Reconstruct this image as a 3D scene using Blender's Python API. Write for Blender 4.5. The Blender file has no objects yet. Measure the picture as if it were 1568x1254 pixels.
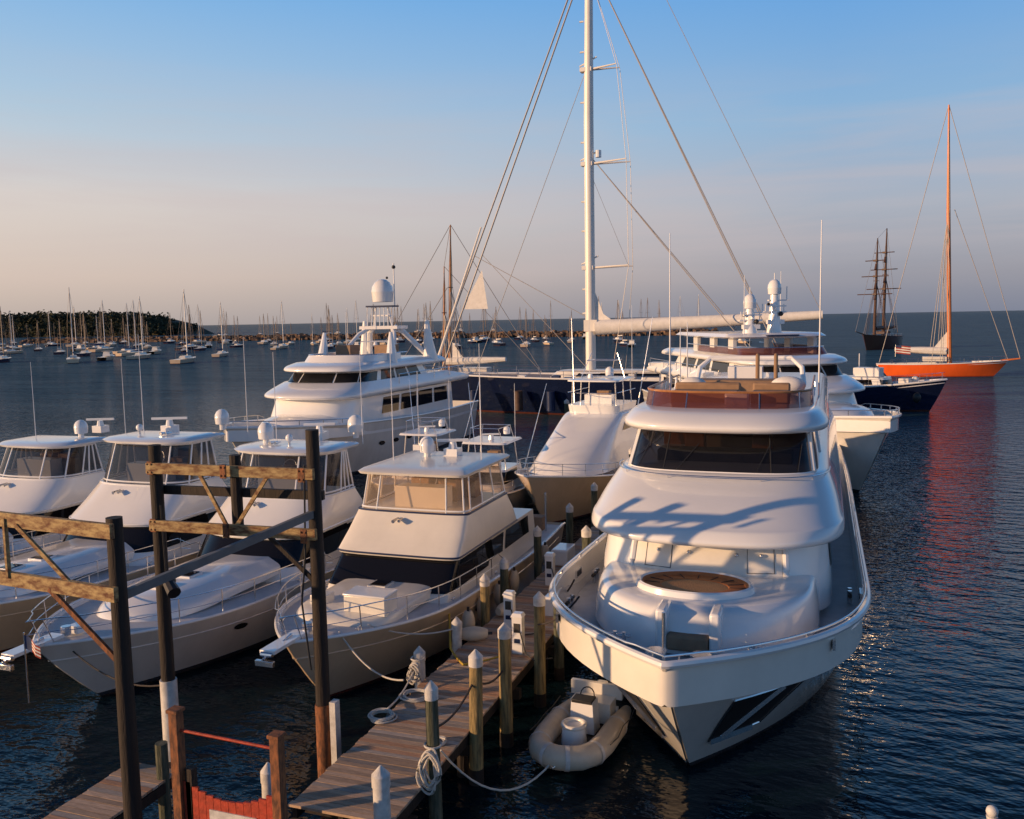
import bpy, math, random
from mathutils import Matrix, Vector
random.seed(7)
S_=bpy.context.scene
rad=math.radians
# ------------------------------------------------------------------ materials
def newmat(name):
    m=bpy.data.materials.new(name); m.use_nodes=True
    nt=m.node_tree; return m,nt,nt.nodes['Principled BSDF']
def noise(nt,scale,detail=4,rough=.55,coord='Object',vec=None,mapscale=None):
    tc=nt.nodes.new('ShaderNodeTexCoord'); n=nt.nodes.new('ShaderNodeTexNoise')
    n.inputs['Scale'].default_value=scale; n.inputs['Detail'].default_value=detail; n.inputs['Roughness'].default_value=rough
    if mapscale:
        mp=nt.nodes.new('ShaderNodeMapping'); mp.inputs['Scale'].default_value=mapscale
        nt.links.new(tc.outputs[coord],mp.inputs[0]); nt.links.new(mp.outputs[0],n.inputs[0])
    else: nt.links.new(tc.outputs[coord],n.inputs[0])
    return n
def ramp(nt,src,stops):
    r=nt.nodes.new('ShaderNodeValToRGB'); e=r.color_ramp.elements
    while len(e)<len(stops): e.new(.5)
    for i,(p,c) in enumerate(stops):
        e[i].position=p; e[i].color=(c[0],c[1],c[2],1) if not isinstance(c,(int,float)) else (c,c,c,1)
    nt.links.new(src,r.inputs[0]); return r
def mat(name,col,rough=.5,metal=0,var=.12,scale=3,bump=0,bscale=30,coat=0,mapscale=None,col2=None):
    m,nt,b=newmat(name)
    n=noise(nt,scale,5,.6,mapscale=mapscale)
    c2=col2 or tuple(c*(1-var*2) for c in col)
    r=ramp(nt,n.outputs[0],[(.35,c2),(.62,col)])
    nt.links.new(r.outputs[0],b.inputs['Base Color'])
    b.inputs['Roughness'].default_value=rough; b.inputs['Metallic'].default_value=metal
    b.inputs['Coat Weight'].default_value=coat; b.inputs['Coat Roughness'].default_value=.04
    if bump:
        n2=noise(nt,bscale,4,.6,mapscale=mapscale); bp=nt.nodes.new('ShaderNodeBump'); bp.inputs['Strength'].default_value=bump; bp.inputs['Distance'].default_value=.03
        nt.links.new(n2.outputs[0],bp.inputs['Height']); nt.links.new(bp.outputs[0],b.inputs['Normal'])
    return m
def hullmat(name,top,stripe,boot,zs=.16,band=None):
    m,nt,b=newmat(name)
    tc=nt.nodes.new('ShaderNodeTexCoord'); sp=nt.nodes.new('ShaderNodeSeparateXYZ'); nt.links.new(tc.outputs['Object'],sp.inputs[0])
    mr=nt.nodes.new('ShaderNodeMapRange'); mr.inputs[1].default_value=-1; mr.inputs[2].default_value=9
    nt.links.new(sp.outputs[2],mr.inputs[0])
    k=lambda z:(z+1)/10
    r=ramp(nt,mr.outputs[0],[(0,boot),(k(.05),stripe),(k(zs),top)]); r.color_ramp.interpolation='CONSTANT'
    n=noise(nt,1.2,6,.65,mapscale=(1,1,.35)); rr=ramp(nt,n.outputs[0],[(.3,.86),(.6,1.0)])
    mx=nt.nodes.new('ShaderNodeMixRGB'); mx.blend_type='MULTIPLY'; mx.inputs[0].default_value=1
    nt.links.new(r.outputs[0],mx.inputs[1]); nt.links.new(rr.outputs[0],mx.inputs[2]); nt.links.new(mx.outputs[0],b.inputs['Base Color'])
    b.inputs['Roughness'].default_value=.14; b.inputs['Coat Weight'].default_value=.7; b.inputs['Coat Roughness'].default_value=.02
    return m
GEL=mat('white_gelcoat',(.83,.83,.82),.18,var=.02,scale=.8,coat=.7)
CREAM=mat('cream_gelcoat',(.80,.76,.68),.28,var=.04,scale=1.0,coat=.4)
DECK=mat('nonskid_deck',(.60,.60,.60),.6,var=.07,scale=2,bump=.15,bscale=120)
TEAK=mat('teak',(.36,.19,.09),.5,var=.2,scale=6,mapscale=(8,1,1))
GLASS,nt,b=newmat('dark_window_glass'); 
b.inputs['Base Color'].default_value=(.008,.008,.010,1); b.inputs['Roughness'].default_value=.03; b.inputs['Specular IOR Level'].default_value=.4
def clear(name,tint,fac,rough=.05):
    m,nt,b=newmat(name); b.inputs['Base Color'].default_value=(*tint,1); b.inputs['Roughness'].default_value=rough
    tr=nt.nodes.new('ShaderNodeBsdfTransparent'); tr.inputs[0].default_value=(*[min(1,.5+.5*t/max(tint)) for t in tint],1)
    mx=nt.nodes.new('ShaderNodeMixShader'); mx.inputs[0].default_value=fac
    nt.links.new(tr.outputs[0],mx.inputs[1]); nt.links.new(b.outputs[0],mx.inputs[2]); nt.links.new(mx.outputs[0],nt.nodes['Material Output'].inputs[0]); return m
VINYL=clear('clear_vinyl',(.5,.40,.30),.26)
TINT=clear('tinted_enclosure_glass',(.03,.03,.032),.62)
SMOKE=clear('smoked_windscreen',(.10,.03,.02),.8)
PILOTG=clear('pilothouse_glass',(.006,.006,.007),.80,.03)
STEEL=mat('stainless_steel',(.72,.72,.73),.25,1,var=.02)
CUSH=mat('tan_cushion',(.46,.15,.045),.6,var=.1)
BEIGE=mat('beige_upholstery',(.32,.20,.12),.8,var=.1)
BLACK=mat('black_rubber',(.02,.02,.022),.5,var=.1)
DARKIN=mat('dark_interior',(.05,.045,.04),.7,var=.2)
WOODIN=mat('cherry_interior',(.55,.17,.05),.4,var=.2)
RED=mat('red_paint',(.45,.05,.02),.6,var=.2,scale=8,bump=.3)
BLUE=mat('blue_canvas',(.03,.06,.16),.8,var=.2)
NAVYC=mat('navy_trim',(.015,.03,.09),.35,var=.1)
CANV=mat('white_canvas',(.80,.77,.72),.85,var=.06,scale=2,bump=.4,bscale=3)
ALU=mat('mast_paint',(.84,.80,.73),.3,var=.04,scale=.3)
MASTD=mat('weathered_mast',(.30,.22,.16),.5,var=.2,scale=.3)
WOODM=mat('varnished_spar',(.45,.2,.07),.4,var=.15)
BROWN=mat('dark_brown_paint',(.09,.045,.03),.6,var=.2)
WIRE=mat('rigging_wire',(.42,.39,.36),.5,.3,var=.05)
ROPE=mat('white_rope',(.66,.63,.57),.9,var=.1,scale=40,bump=.6,bscale=80)
DROPE=mat('dark_rope',(.06,.05,.045),.9,var=.2,scale=40)
PILE=mat('weathered_pile',(.38,.27,.11),.85,var=.28,scale=2.5,bump=.8,bscale=9,mapscale=(6,6,.7),col2=(.11,.09,.045))
PILEG=mat('green_weathered_pile',(.12,.12,.08),.85,scale=2.5,bump=.8,bscale=9,mapscale=(6,6,.7),col2=(.03,.04,.025))
CAP=mat('pile_cap_white',(.66,.64,.61),.5,var=.14,scale=6,bump=.2)
TUBE=mat('rib_tube_fabric',(.60,.51,.39),.45,var=.06,scale=4)
ORANGE=hullmat('orange_hull_paint',(.85,.13,.02),(.6,.09,.02),(.2,.03,.02))
ROCK=mat('breakwater_rock',(.20,.125,.08),.9,var=.3,scale=.3)
LEAF=mat('tree_foliage',(.055,.06,.03),.95,scale=.05,col2=(.02,.028,.015))
EARTH=mat('bluff_earth',(.07,.06,.035),.95,scale=.05,col2=(.03,.035,.018))
DRKPOST=mat('creosoted_post',(.026,.016,.012),.75,var=.3,scale=3,bump=.6,bscale=8,mapscale=(5,5,.5))
RUST=mat('rusty_painted_beam',(.46,.33,.15),.75,scale=3.5,bump=.6,bscale=20,col2=(.13,.045,.018),mapscale=(1.2,3,3))
RUSTO=mat('rusty_orange_post',(.30,.11,.04),.8,scale=5,bump=.4,col2=(.08,.035,.02),mapscale=(3,3,1))
PLANK,nt,b=newmat('weathered_planks')
at=nt.nodes.new('ShaderNodeAttribute'); at.attribute_name='tone'
n=noise(nt,3,6,.7,mapscale=(1.5,14,1)); r=ramp(nt,n.outputs[0],[(.3,.55),(.7,1.1)])
mx=nt.nodes.new('ShaderNodeMixRGB'); mx.blend_type='MULTIPLY'; mx.inputs[0].default_value=1
nt.links.new(at.outputs['Color'],mx.inputs[1]); nt.links.new(r.outputs[0],mx.inputs[2]); nt.links.new(mx.outputs[0],b.inputs['Base Color'])
b.inputs['Roughness'].default_value=.8
H_WHITE=hullmat('white_hull_paint',(.72,.70,.66),(.05,.05,.06),(.04,.03,.03))
H_CREAM=hullmat('cream_hull_paint',(.68,.53,.37),(.12,.03,.02),(.05,.02,.02),.10)
H_NAVY=hullmat('navy_hull_paint',(.008,.014,.045),(.10,.03,.02),(.06,.03,.02),.2)
H_BROWN=hullmat('brown_hull_paint',(.10,.04,.025),(.10,.04,.025),(.1,.03,.02))

# ------------------------------------------------------------------ builders
def link(o): S_.collection.objects.link(o); return o
def empty(name,loc,rz=0):
    e=bpy.data.objects.new(name,None); e.location=loc; e.rotation_euler=(0,0,rz); e.empty_display_size=.5; return link(e)
class MB:
    def __init__(s): s.v=[];s.f=[];s.m=[];s.mats=[]
    def mi(s,m):
        if m not in s.mats: s.mats.append(m)
        return s.mats.index(m)
    def face(s,idx,m): s.f.append(tuple(idx)); s.m.append(s.mi(m))
    def add(s,verts,faces,m):
        o=len(s.v); s.v+= [tuple(v) for v in verts]
        for f in faces: s.face([i+o for i in f],m)
    def grid(s,rows,m,closed=False):
        o=len(s.v); n=len(rows[0])
        for r in rows: s.v+=[tuple(p) for p in r]
        for i in range(len(rows)-1):
            for j in range(n if closed else n-1):
                j2=(j+1)%n
                s.face([o+i*n+j,o+i*n+j2,o+(i+1)*n+j2,o+(i+1)*n+j],m)
        return s
    def box(s,c,d,m,rz=0,rot=None,taper=1):
        M=rot or Matrix.Rotation(rz,3,'Z'); c=Vector(c); vs=[]
        for z in(-1,1):
            k=taper if z>0 else 1
            for x,y in((-1,-1),(1,-1),(1,1),(-1,1)): vs.append(c+M@Vector((x*d[0]/2*k,y*d[1]/2*k,z*d[2]/2)))
        s.add(vs,[(0,3,2,1),(4,5,6,7),(0,1,5,4),(1,2,6,5),(2,3,7,6),(3,0,4,7)],m); return s
    def beam(s,p0,p1,w,h,m):
        p0=Vector(p0);p1=Vector(p1);d=(p1-p0);L=d.length
        q=d.to_track_quat('Y','Z').to_matrix(); s.box((p0+p1)/2,(w,L,h),m,rot=q); return s
    def tube(s,path,r,m,n=8,caps=True,closed=False):
        P=[Vector(p) for p in path]; rs=r if isinstance(r,(list,tuple)) else [r]*len(P); o=len(s.v)
        for i,p in enumerate(P):
            a=P[max(i-1,0)]; b_=P[min(i+1,len(P)-1)]
            if closed: a=P[i-1]; b_=P[(i+1)%len(P)]
            d=(b_-a).normalized(); u=Vector((0,0,1)) if abs(d.z)<.95 else Vector((1,0,0))
            x=d.cross(u).normalized(); y=d.cross(x)
            for k in range(n):
                t=2*math.pi*k/n; s.v.append(tuple(p+(x*math.cos(t)+y*math.sin(t))*rs[i]))
        N=len(P)
        for i in range(N if closed else N-1):
            i2=(i+1)%N
            for k in range(n):
                k2=(k+1)%n; s.face([o+i*n+k,o+i*n+k2,o+i2*n+k2,o+i2*n+k],m)
        if caps and not closed:
            s.face([o+k for k in range(n)],m); s.face([o+(N-1)*n+k for k in range(n)][::-1],m)
        return s
    def cyl(s,p0,p1,r0,m,r1=None,n=10): return s.tube([p0,p1],[r0,r0 if r1 is None else r1],m,n)
    def ball(s,c,r,m,sc=(1,1,1),n=12,z0=-1):
        rows=[]
        K=8
        for i in range(K+1):
            ph=-math.pi/2+math.pi*i/K
            if math.sin(ph)<z0-1e-6: continue
            rows.append([(c[0]+r*sc[0]*math.cos(ph)*math.cos(2*math.pi*k/n),c[1]+r*sc[1]*math.cos(ph)*math.sin(2*math.pi*k/n),c[2]+r*sc[2]*math.sin(ph)) for k in range(n)])
        return s.grid(rows,m,True)
    def build(s,name,parent=None,smooth=35,loc=None,bevel=0,solid=0):
        me=bpy.data.meshes.new(name); me.from_pydata(s.v,[],s.f)
        for m in s.mats: me.materials.append(m)
        me.polygons.foreach_set('material_index',s.m); me.validate(); me.update()
        import bmesh
        bm=bmesh.new(); bm.from_mesh(me); bmesh.ops.remove_doubles(bm,verts=bm.verts,dist=1e-4); bmesh.ops.recalc_face_normals(bm,faces=bm.faces); bm.to_mesh(me); bm.free()
        if smooth:
            me.polygons.foreach_set('use_smooth',[True]*len(me.polygons)); me.set_sharp_from_angle(angle=rad(smooth))
        o=link(bpy.data.objects.new(name,me))
        if parent: o.parent=parent
        if loc: o.location=loc
        if bevel:
            b=o.modifiers.new('b','BEVEL'); b.width=bevel; b.segments=2; b.limit_method='ANGLE'; b.angle_limit=rad(40)
        if solid:
            q=o.modifiers.new('s','SOLIDIFY'); q.thickness=solid; q.offset=1
        return o
def lerp(a,b,t): return a+(b-a)*t
def lev(levels,v,smooth):
    n=len(levels); v=max(0,min(n-1,v)); i=min(int(v),n-2); t=v-i
    a=levels[i]; b=levels[i+1]
    if not smooth: return [lerp(a[k],b[k],t) for k in range(6)]
    p=levels[max(i-1,0)]; q=levels[min(i+2,n-1)]
    return [.5*((2*a[k])+(-p[k]+b[k])*t+(2*p[k]-5*a[k]+4*b[k]-q[k])*t*t+(-p[k]+3*a[k]-3*b[k]+q[k])*t**3) for k in range(6)]
def SP(levels,t,v,sm=False,crown=0):
    z,w,f,b,n,p=lev(levels,v,sm)
    if t<.3: x,y=-w,lerp(b,f+n,t/.3)
    elif t>.7: x,y=w,lerp(f+n,b,(t-.7)/.3)
    else:
        a=math.pi*(1-(t-.3)/.4); c=math.cos(a); s=max(math.sin(a),0); e=2/p
        x=w*math.copysign(abs(c)**e,c); y=f+n*(1-s**e)
    return Vector((x,y,z))
TS=[.3*i/4 for i in range(4)]+[.3+.4*i/36 for i in range(37)]+[.7+.3*i/4 for i in range(1,5)]
def loft(par,name,levels,m,sm=False,top=True,bot=True,sub=6,capm=None,bevel=0):
    mb=MB(); n=len(levels)
    vs=[i/sub for i in range((n-1)*sub+1)] if sm else list(range(n))
    rows=[[SP(levels,t,v,sm) for t in TS] for v in vs]
    mb.grid(rows,m,closed=True)
    N=len(TS)
    if top: mb.face([ (len(rows)-1)*N+k for k in range(N)],capm or m)
    if bot: mb.face([k for k in range(N)][::-1],m)
    return mb.build(name,par,bevel=bevel)
def patches(par,name,levels,specs,m,off=.02,sm=False):
    mb=MB()
    for (t0,t1,v0,v1) in specs:
        nt_=max(2,int(abs(t1-t0)/.01)); rows=[]
        for j in range(4):
            v=lerp(v0,v1,j/3); r=[]
            for i in range(nt_+1):
                t=lerp(t0,t1,i/nt_); P=SP(levels,t,v,sm)
                du=SP(levels,t+.004,v,sm)-SP(levels,t-.004,v,sm); dv=SP(levels,t,min(v+.02,len(levels)-1),sm)-SP(levels,t,max(v-.02,0),sm)
                nn=du.cross(dv); 
                if nn.length<1e-9: nn=Vector((0,-1,0))
                nn.normalize()
                if nn.dot(Vector((P.x,(P.y-lev(levels,v,sm)[2]-lev(levels,v,sm)[4]-1),0)))<0: nn=-nn
                r.append(P+nn*off)
            rows.append(r)
        mb.grid(rows,m)
    return mb.build(name,par)
def mulls(par,name,levels,ts,v0,v1,r,m):
    mb=MB()
    for t in ts: mb.tube([SP(levels,t,lerp(v0,v1,i/4)) for i in range(5)],r,m,6)
    return mb.build(name,par)
def ringtube(mb,levels,v,r,m,t0=0,t1=1):
    mb.tube([SP(levels,lerp(t0,t1,i/60),v) for i in range(61)],r,m,6)
class Hull:
    def __init__(s,L,B,zb,zs,over,entd,entw,bh=.15,flare=.8,wlf=.82,ed=2.4,ew=2.0,shp=1.5,shl=.8,counter=0,fp=1.0):
        s.__dict__.update(locals())
    def sheer(s,y): return s.zs+(s.zb-s.zs)*(1-min(max(y,0)/(s.L*s.shl),1))**s.shp
    def pt(s,k,u,side):
        ys=s.over*(1-k)**1.1; yend=s.L-s.counter*(1-k); y=ys+(yend-ys)*u; z=-.5+(s.sheer(y)+.5)*k
        kf=k**s.fp
        q=min((y-ys)/lerp(s.entw,s.entd,kf),1); g=1-(1-q)**lerp(s.ew,s.ed,kf)
        Bk=s.B/2*lerp(s.wlf,1,k**s.flare)*(1-.1*max(0,(y/s.L-.6)/.4)**2)
        if s.counter: Bk*=1-.55*max(0,(y/s.L-.55)/.45)**2
        return Vector((side*(g*Bk+.03),y,z))
    def sh(s,y,side,inset=0,dz=0):
        p=s.pt(1,max(0,y)/s.L,side); 
        k=max(0,abs(p.x)-inset); return Vector((side*k,p.y+ (inset if p.y<.6 else 0),p.z+dz))
    def ports(s,par,ys,k,l,hh,m=None,sides=(-1,1)):
        mb=MB()
        for y in ys:
            for sd in sides:
                u=y/s.L; rows=[]
                for kk in (-1,0,1):
                    row=[]
                    for j in range(7):
                        q=-1+2*j/6; e=1-abs(q)**3*.75
                        p=s.pt(k+kk*hh*e,u+q*l/2/s.L,sd); row.append(p+Vector((sd*.02,-.005,-.008)))
                    rows.append(row)
                mb.grid(rows,m or GLASS)
        mb.build('portholes',par)
    def build(s,par,m,deckm=DECK,capm=None,railr=.05,inner=None):
        nu=48; us=[(i/nu)**1.9 for i in range(nu+1)]; ks=[i/18 for i in range(19)]
        mb=MB(); rows=[]
        for u in us:
            rows.append([s.pt(k,u,-1) for k in ks[::-1]]+[s.pt(k,u,1) for k in ks])
        mb.grid(rows,m); n=len(rows[0]); o=(len(rows)-1)*n; mb.face([o+i for i in range(n)],m); mb.face(list(range(n))[::-1],m)
        mb.build('hull',par,smooth=50)
        d=MB(); pr=[];
        ins=.10
        def tp(u,sd): 
            p=s.pt(1,u,sd); return Vector((sd*max(.0,abs(p.x)-ins),max(p.y,.12),p.z))
        d.grid([[tp(u,-1)-Vector((0,0,s.bh)),Vector((0,tp(u,1).y,tp(u,1).z-s.bh+.04)),tp(u,1)-Vector((0,0,s.bh))] for u in us],deckm)
        for sd in(-1,1):
            d.grid([[tp(u,sd),tp(u,sd)-Vector((0,0,s.bh))] for u in us],inner or GEL)
            d.grid([[s.pt(1,u,sd)+Vector((0,0,.003)),tp(u,sd)+Vector((0,0,.003))] for u in us],capm or GEL)
        d.build('deck',par)
        c=MB(); path=[s.pt(1,u,-1) for u in us[::-1]]+[s.pt(1,u,1) for u in us[1:]]
        c.tube(path,railr,capm or GEL,8); c.build('rub_rail',par)
    def rail(s,par,yend,h=.7,inset=.12,r=.016,step=1.3,mid=True,m=None,fwd=0.0):
        m=m or STEEL; mb=MB(); N=24
        ys=[yend*(i/N)**1.6 for i in range(N+1)]
        P=[s.sh(y,-1,inset,h*(1 if y<yend*.95 else .5)) for y in ys[::-1]]+[s.sh(y,1,inset,h*(1 if y<yend*.95 else .5)) for y in ys[1:]]
        P=[p+Vector((0,-fwd*max(0,1-p.y/2),0)) for p in P]
        mb.tube(P,r,m,6)
        if mid: mb.tube([Vector((p.x,p.y,lerp(p.z,s.sheer(p.y),.5))) for p in P],r*.7,m,5)
        y=.3
        while y<=yend:
            for sd in(-1,1):
                a=s.sh(y,sd,inset,-.02); b_=s.sh(y,sd,inset,h)+Vector((0,-fwd*max(0,1-y/2),0)); mb.cyl(a,b_,r,m,n=6)
            y+=step
        mb.build('bow_rail',par)
def antenna(mb,p,h,lean=0,m=GEL,r=.018): mb.cyl(p,(p[0],p[1]+lean,p[2]+h),r,m,r*.5,6)
def dome(mb,c,r,m=GEL,h=1.15):
    mb.cyl((c[0],c[1],c[2]-r*.9),(c[0],c[1],c[2]),r*.92,m,r,16); mb.ball(c,r,m,(1,1,h),16,z0=0)
def radar(mb,c,L=1.3,rz=.4):
    mb.cyl(c,(c[0],c[1],c[2]+.22),.16,GEL,.12); mb.box((c[0],c[1],c[2]+.28),(L,.1,.09),GEL,rz)
# ------------------------------------------------------------------ cruisers
def cruiser(name,ox,oy,p,rz=0):
    par=empty(name,(ox,oy,0),rz)
    h=Hull(p['L'],p['B'],p['zb'],p['zs'],p['over'],p['L']*.34,p['L']*.48,bh=.1,flare=p.get('fl',.7),wlf=.78,fp=1.2)
    h.build(par,p['hm'],DECK,GEL,.045); h.rail(par,p['L']*.55,.68,.12,fwd=.35)
    h.ports(par,p.get('ports',(4.6,6.4,8.2)),.72,.5,.045)
    f=p['f']; w=p['w']; n=p['n']; q=p['p']; zd=h.sheer(f)-.12; z1,z2,z3=p['z1'],p['z2'],p['z3']; bb=p['L']*.80
    W=p.get('WH',GEL)
    mk=MB()
    for s in(-1,1): mk.tube([h.pt(.80,(i/24)**1.4*.95,s)+Vector((s*.008,0,0)) for i in range(25)],.022,p['hm'],5)
    mk.build('spray_knuckle',par)
    zf=h.sheer(2.5)-.15; ft=p['ft']
    trunk=[(zf,w*.72,ft,f+2,p['tn'],2.2),(zf+.25,w*.70,ft+.25,f+2,p['tn'],2.2),(zf+p['th'],w*.5,ft+1.0,f+2,p['tn']*.9,2.2)]
    loft(par,'foredeck_trunk',trunk,W,True)
    mb=MB()
    for yy in (ft+1.9,ft+3.1):
        mb.box((0,yy,zf+p['th']+.02),(.6,.6,.07),W); mb.box((0,yy,zf+p['th']+.06),(.48,.48,.03),GLASS)
    mb.box((0,.0,h.zb+.03),(.42,1.5,.09),GEL); mb.cyl((-.16,-.75,h.zb-.02),(.16,-.75,h.zb-.02),.07,STEEL)
    mb.beam((0,-.9,h.zb-.1),(0,.3,h.zb+.1),.06,.08,STEEL); mb.box((0,-.85,h.zb-.2),(.5,.1,.14),STEEL)
    mb.cyl((0,1.0,h.zb-.05),(0,1.0,h.zb+.18),.13,STEEL); mb.box((.0,1.35,h.zb-.0),(.35,.3,.2),W)
    for y_ in (1.6,f+.5,f+4):
        for s in(-1,1):
            c=h.sh(y_,s,.22,.05); mb.cyl((c.x,c.y-.13,c.z+.03),(c.x,c.y+.13,c.z+.03),.02,STEEL,n=6); mb.cyl((c.x,c.y,c.z-.06),(c.x,c.y,c.z+.03),.03,STEEL,n=6)
    mb.build('anchor_gear',par,bevel=.01)
    house=[(zd-.3,w,f,bb,n,q),(z1,w-.12,f+p['rk'],bb,n,q)]
    loft(par,'deckhouse',house,W)
    vv=p.get('wv',(.42,.97))
    patches(par,'windshield',house,[(.305,.41,*vv),(.418,.582,*vv),(.59,.695,*vv)] if not p.get('solidmask') else [(.19,.81,*vv)],GLASS)
    patches(par,'side_windows',house,[(.03,.13,vv[0]+.1,.93),(.14,.22,vv[0]+.1,.93),(.78,.86,vv[0]+.1,.93),(.87,.97,vv[0]+.1,.93)] ,GLASS,.025)
    fr=f+p['rk']; fb=p.get('fbb',bb-2)
    brow=[(z1-.02,w-.02,fr-.12,fb+.6,n,q),(z1+.07,w+.0,fr-.16,fb+.6,n,q),(lerp(z1,z2,.5),w-.07,fr+p['br']*.45,fb+.4,n,q),(z2,w-.16,fr+p['br'],fb,n,q)]
    loft(par,'flybridge_body',brow,W,bevel=.02)
    tr=MB(); ringtube(tr,brow,1,.03,p.get('trim',GEL)); ringtube(tr,brow,3,.035,p.get('trim2',GEL))
    P_=SP(brow,.5,2.7); tr.cyl((-.3,P_.y-.02,P_.z+.02),(-.3,P_.y-.4,P_.z-.02),.03,STEEL,.06); tr.cyl((-.15,P_.y-.02,P_.z+.02),(-.15,P_.y-.3,P_.z-.02),.025,STEEL,.05)
    tr.build('trim_lines',par)
    fe=fr+p['br']+.1
    enc=[(z2,w-.22,fe,fb,n,q),(z3,w-.36,fe+p['er'],fb-.2,n*.9,q)]
    mb=MB(); mb.grid([[SP(enc,t,v) for t in TS] for v in (0,.33,.66,1)],p['enc'],closed=True); mb.build('flybridge_enclosure',par)
    mulls(par,'enclosure_frame',enc,p.get('mu',(0,.1,.2,.3,.36,.45,.55,.64,.7,.8,.9,1)),0,1,p.get('mr',.035),GEL)
    tr=MB(); ringtube(tr,enc,.06,.035,GEL); ringtube(tr,enc,.95,.04,GEL); tr.build('enclosure_bands',par)
    top=[(z3-.03,w-.24,fe+p['er']-.35,fb+.5,n*.9,q),(z3+.05,w-.2,fe+p['er']-.4,fb+.55,n*.9,q),(z3+.13,w-.3,fe+p['er']-.2,fb+.45,n*.9,q),(z3+.17,w-.7,fe+p['er']+.3,fb,n*.8,q)]
    loft(par,'hardtop',top,W)
    mb=MB(); zc=z2-.05
    mb.box((.0,fe+1.0,zc+.35),(1.8,.6,.75),W); mb.box((-.5,fe+2.1,zc+.4),(.65,.6,.8),BEIGE); mb.box((.5,fe+2.1,zc+.4),(.65,.6,.8),BEIGE)
    mb.box((-.5,fe+2.4,zc+.7),(.65,.15,.8),BEIGE); mb.box((.5,fe+2.4,zc+.7),(.65,.15,.8),BEIGE); mb.box((0,fb-.8,zc+.35),(2.4,.6,.6),BEIGE)
    mb.tube([(.3*math.cos(a),fe+1.4+.1*math.sin(a),zc+.85+.3*math.sin(a)) for a in [i*math.pi/8 for i in range(16)]],.02,STEEL,5,closed=True)
    mb.build('helm_and_seats',par,bevel=.05)
    mb=MB(); zt=z3+.17
    for kind,x,y,a in p['top']:
        if kind=='dome': mb.cyl((x,y,zt-.1),(x,y,zt+.15),.12,GEL); dome(mb,(x,y,zt+.15+a*.9),a)
        if kind=='radar': mb.box((x,y,zt+.1),(.5,.5,.3),GEL); radar(mb,(x,y,zt+.25),a)
        if kind=='ant': antenna(mb,(x,y,zt-.3),a)
        if kind=='horn': mb.cyl((x,y,zt+.08),(x,y-.45,zt+.08),.03,STEEL,.07); mb.cyl((x+.15,y,zt+.08),(x+.15,y-.35,zt+.08),.03,STEEL,.06)
        if kind=='light': mb.cyl((x,y,zt-.05),(x,y,zt+.15),.05,STEEL); mb.ball((x,y,zt+.25),.14,GEL)
    mb.build('antennas_and_domes',par)
    mb=MB(); za=h.zs-.1
    mb.box((0,p['L']-1.0,za+.3),(w*1.6,.6,.55),BEIGE); 
    mb.cyl((-w+.3,p['L']-1.2,za),(-w+.3,p['L']-1.2,z1+.2),.04,STEEL); mb.cyl((w-.3,p['L']-1.2,za),(w-.3,p['L']-1.2,z1+.2),.04,STEEL)
    mb.build('cockpit',par,bevel=.03)
    return par,h
base=dict(L=18,B=5.3,zb=2.15,zs=1.5,over=2.6,f=7.4,w=2.25,n=1.5,p=2.8,z1=2.85,z2=3.95,z3=5.45,rk=1.2,br=1.3,er=.55,ft=2.6,tn=2.2,th=.5,hm=H_WHITE,enc=TINT,
  top=[('dome',-1.1,11.6,.3),('dome',1.2,14.2,.32),('radar',.2,13.2,1.2),('ant',-1.6,13,3.6),('ant',1.6,14,3.6),('horn',-.5,11.4,0),('light',.1,11.3,0)],solidmask=True,wv=(.45,.96))
parD,hD=cruiser('motor_cruiser',-18.4,16.1,base)
pE=dict(base); pE.update(hm=H_CREAM,n=1.1,z3=5.6,z2=4.05,top=[('radar',-.2,12.4,1.4),('dome',1.1,14,.3),('ant',-1.7,12.6,4.2),('ant',1.6,15,4),('horn',.4,11.6,0),('light',-.9,11.5,0)],mu=(0,.12,.24,.33,.42,.58,.67,.76,.88,1))
cruiser('motor_cruiser',-24.6,16.4,pE)
pB=dict(base); pB.update(n=1.3,z3=5.2,w=2.15,top=[('dome',.9,12.4,.28),('radar',.2,14.2,1.2),('ant',-1.2,12,3.5),('ant',1.3,14.5,3.5)])
cruiser('motor_cruiser',-30.7,16.8,pB)
pC=dict(L=17,B=4.9,zb=2.2,zs=1.5,over=2.3,f=4.7,w=2.1,n=.45,p=4.5,z1=2.8,z2=3.95,z3=5.15,rk=1.35,br=1.0,er=.25,ft=1.9,tn=1.2,th=.32,hm=H_CREAM,enc=VINYL,fbb=10.8,WH=CREAM,
  trim=NAVYC,trim2=NAVYC,solidmask=True,wv=(.38,.985),mr=.028,ports=(6.5,8.5),
  top=[('ant',-1.5,9,4.2),('ant',1.5,9.6,4.2),('dome',-.6,9.8,.27),('radar',.2,10.2,1.1)])
parC,hC=cruiser('pilothouse_cruiser',-12.4,18.0,pC)
mb=MB(); mb.box((.75,3.0,2.35),(1.25,.75,.5),CREAM); mb.box((.75,3.0,2.63),(1.3,.8,.06),GEL)
mb.box((-.9,3.2,2.25),(.5,.5,.3),CREAM); mb.build('deck_locker',parC,bevel=.02)
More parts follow.
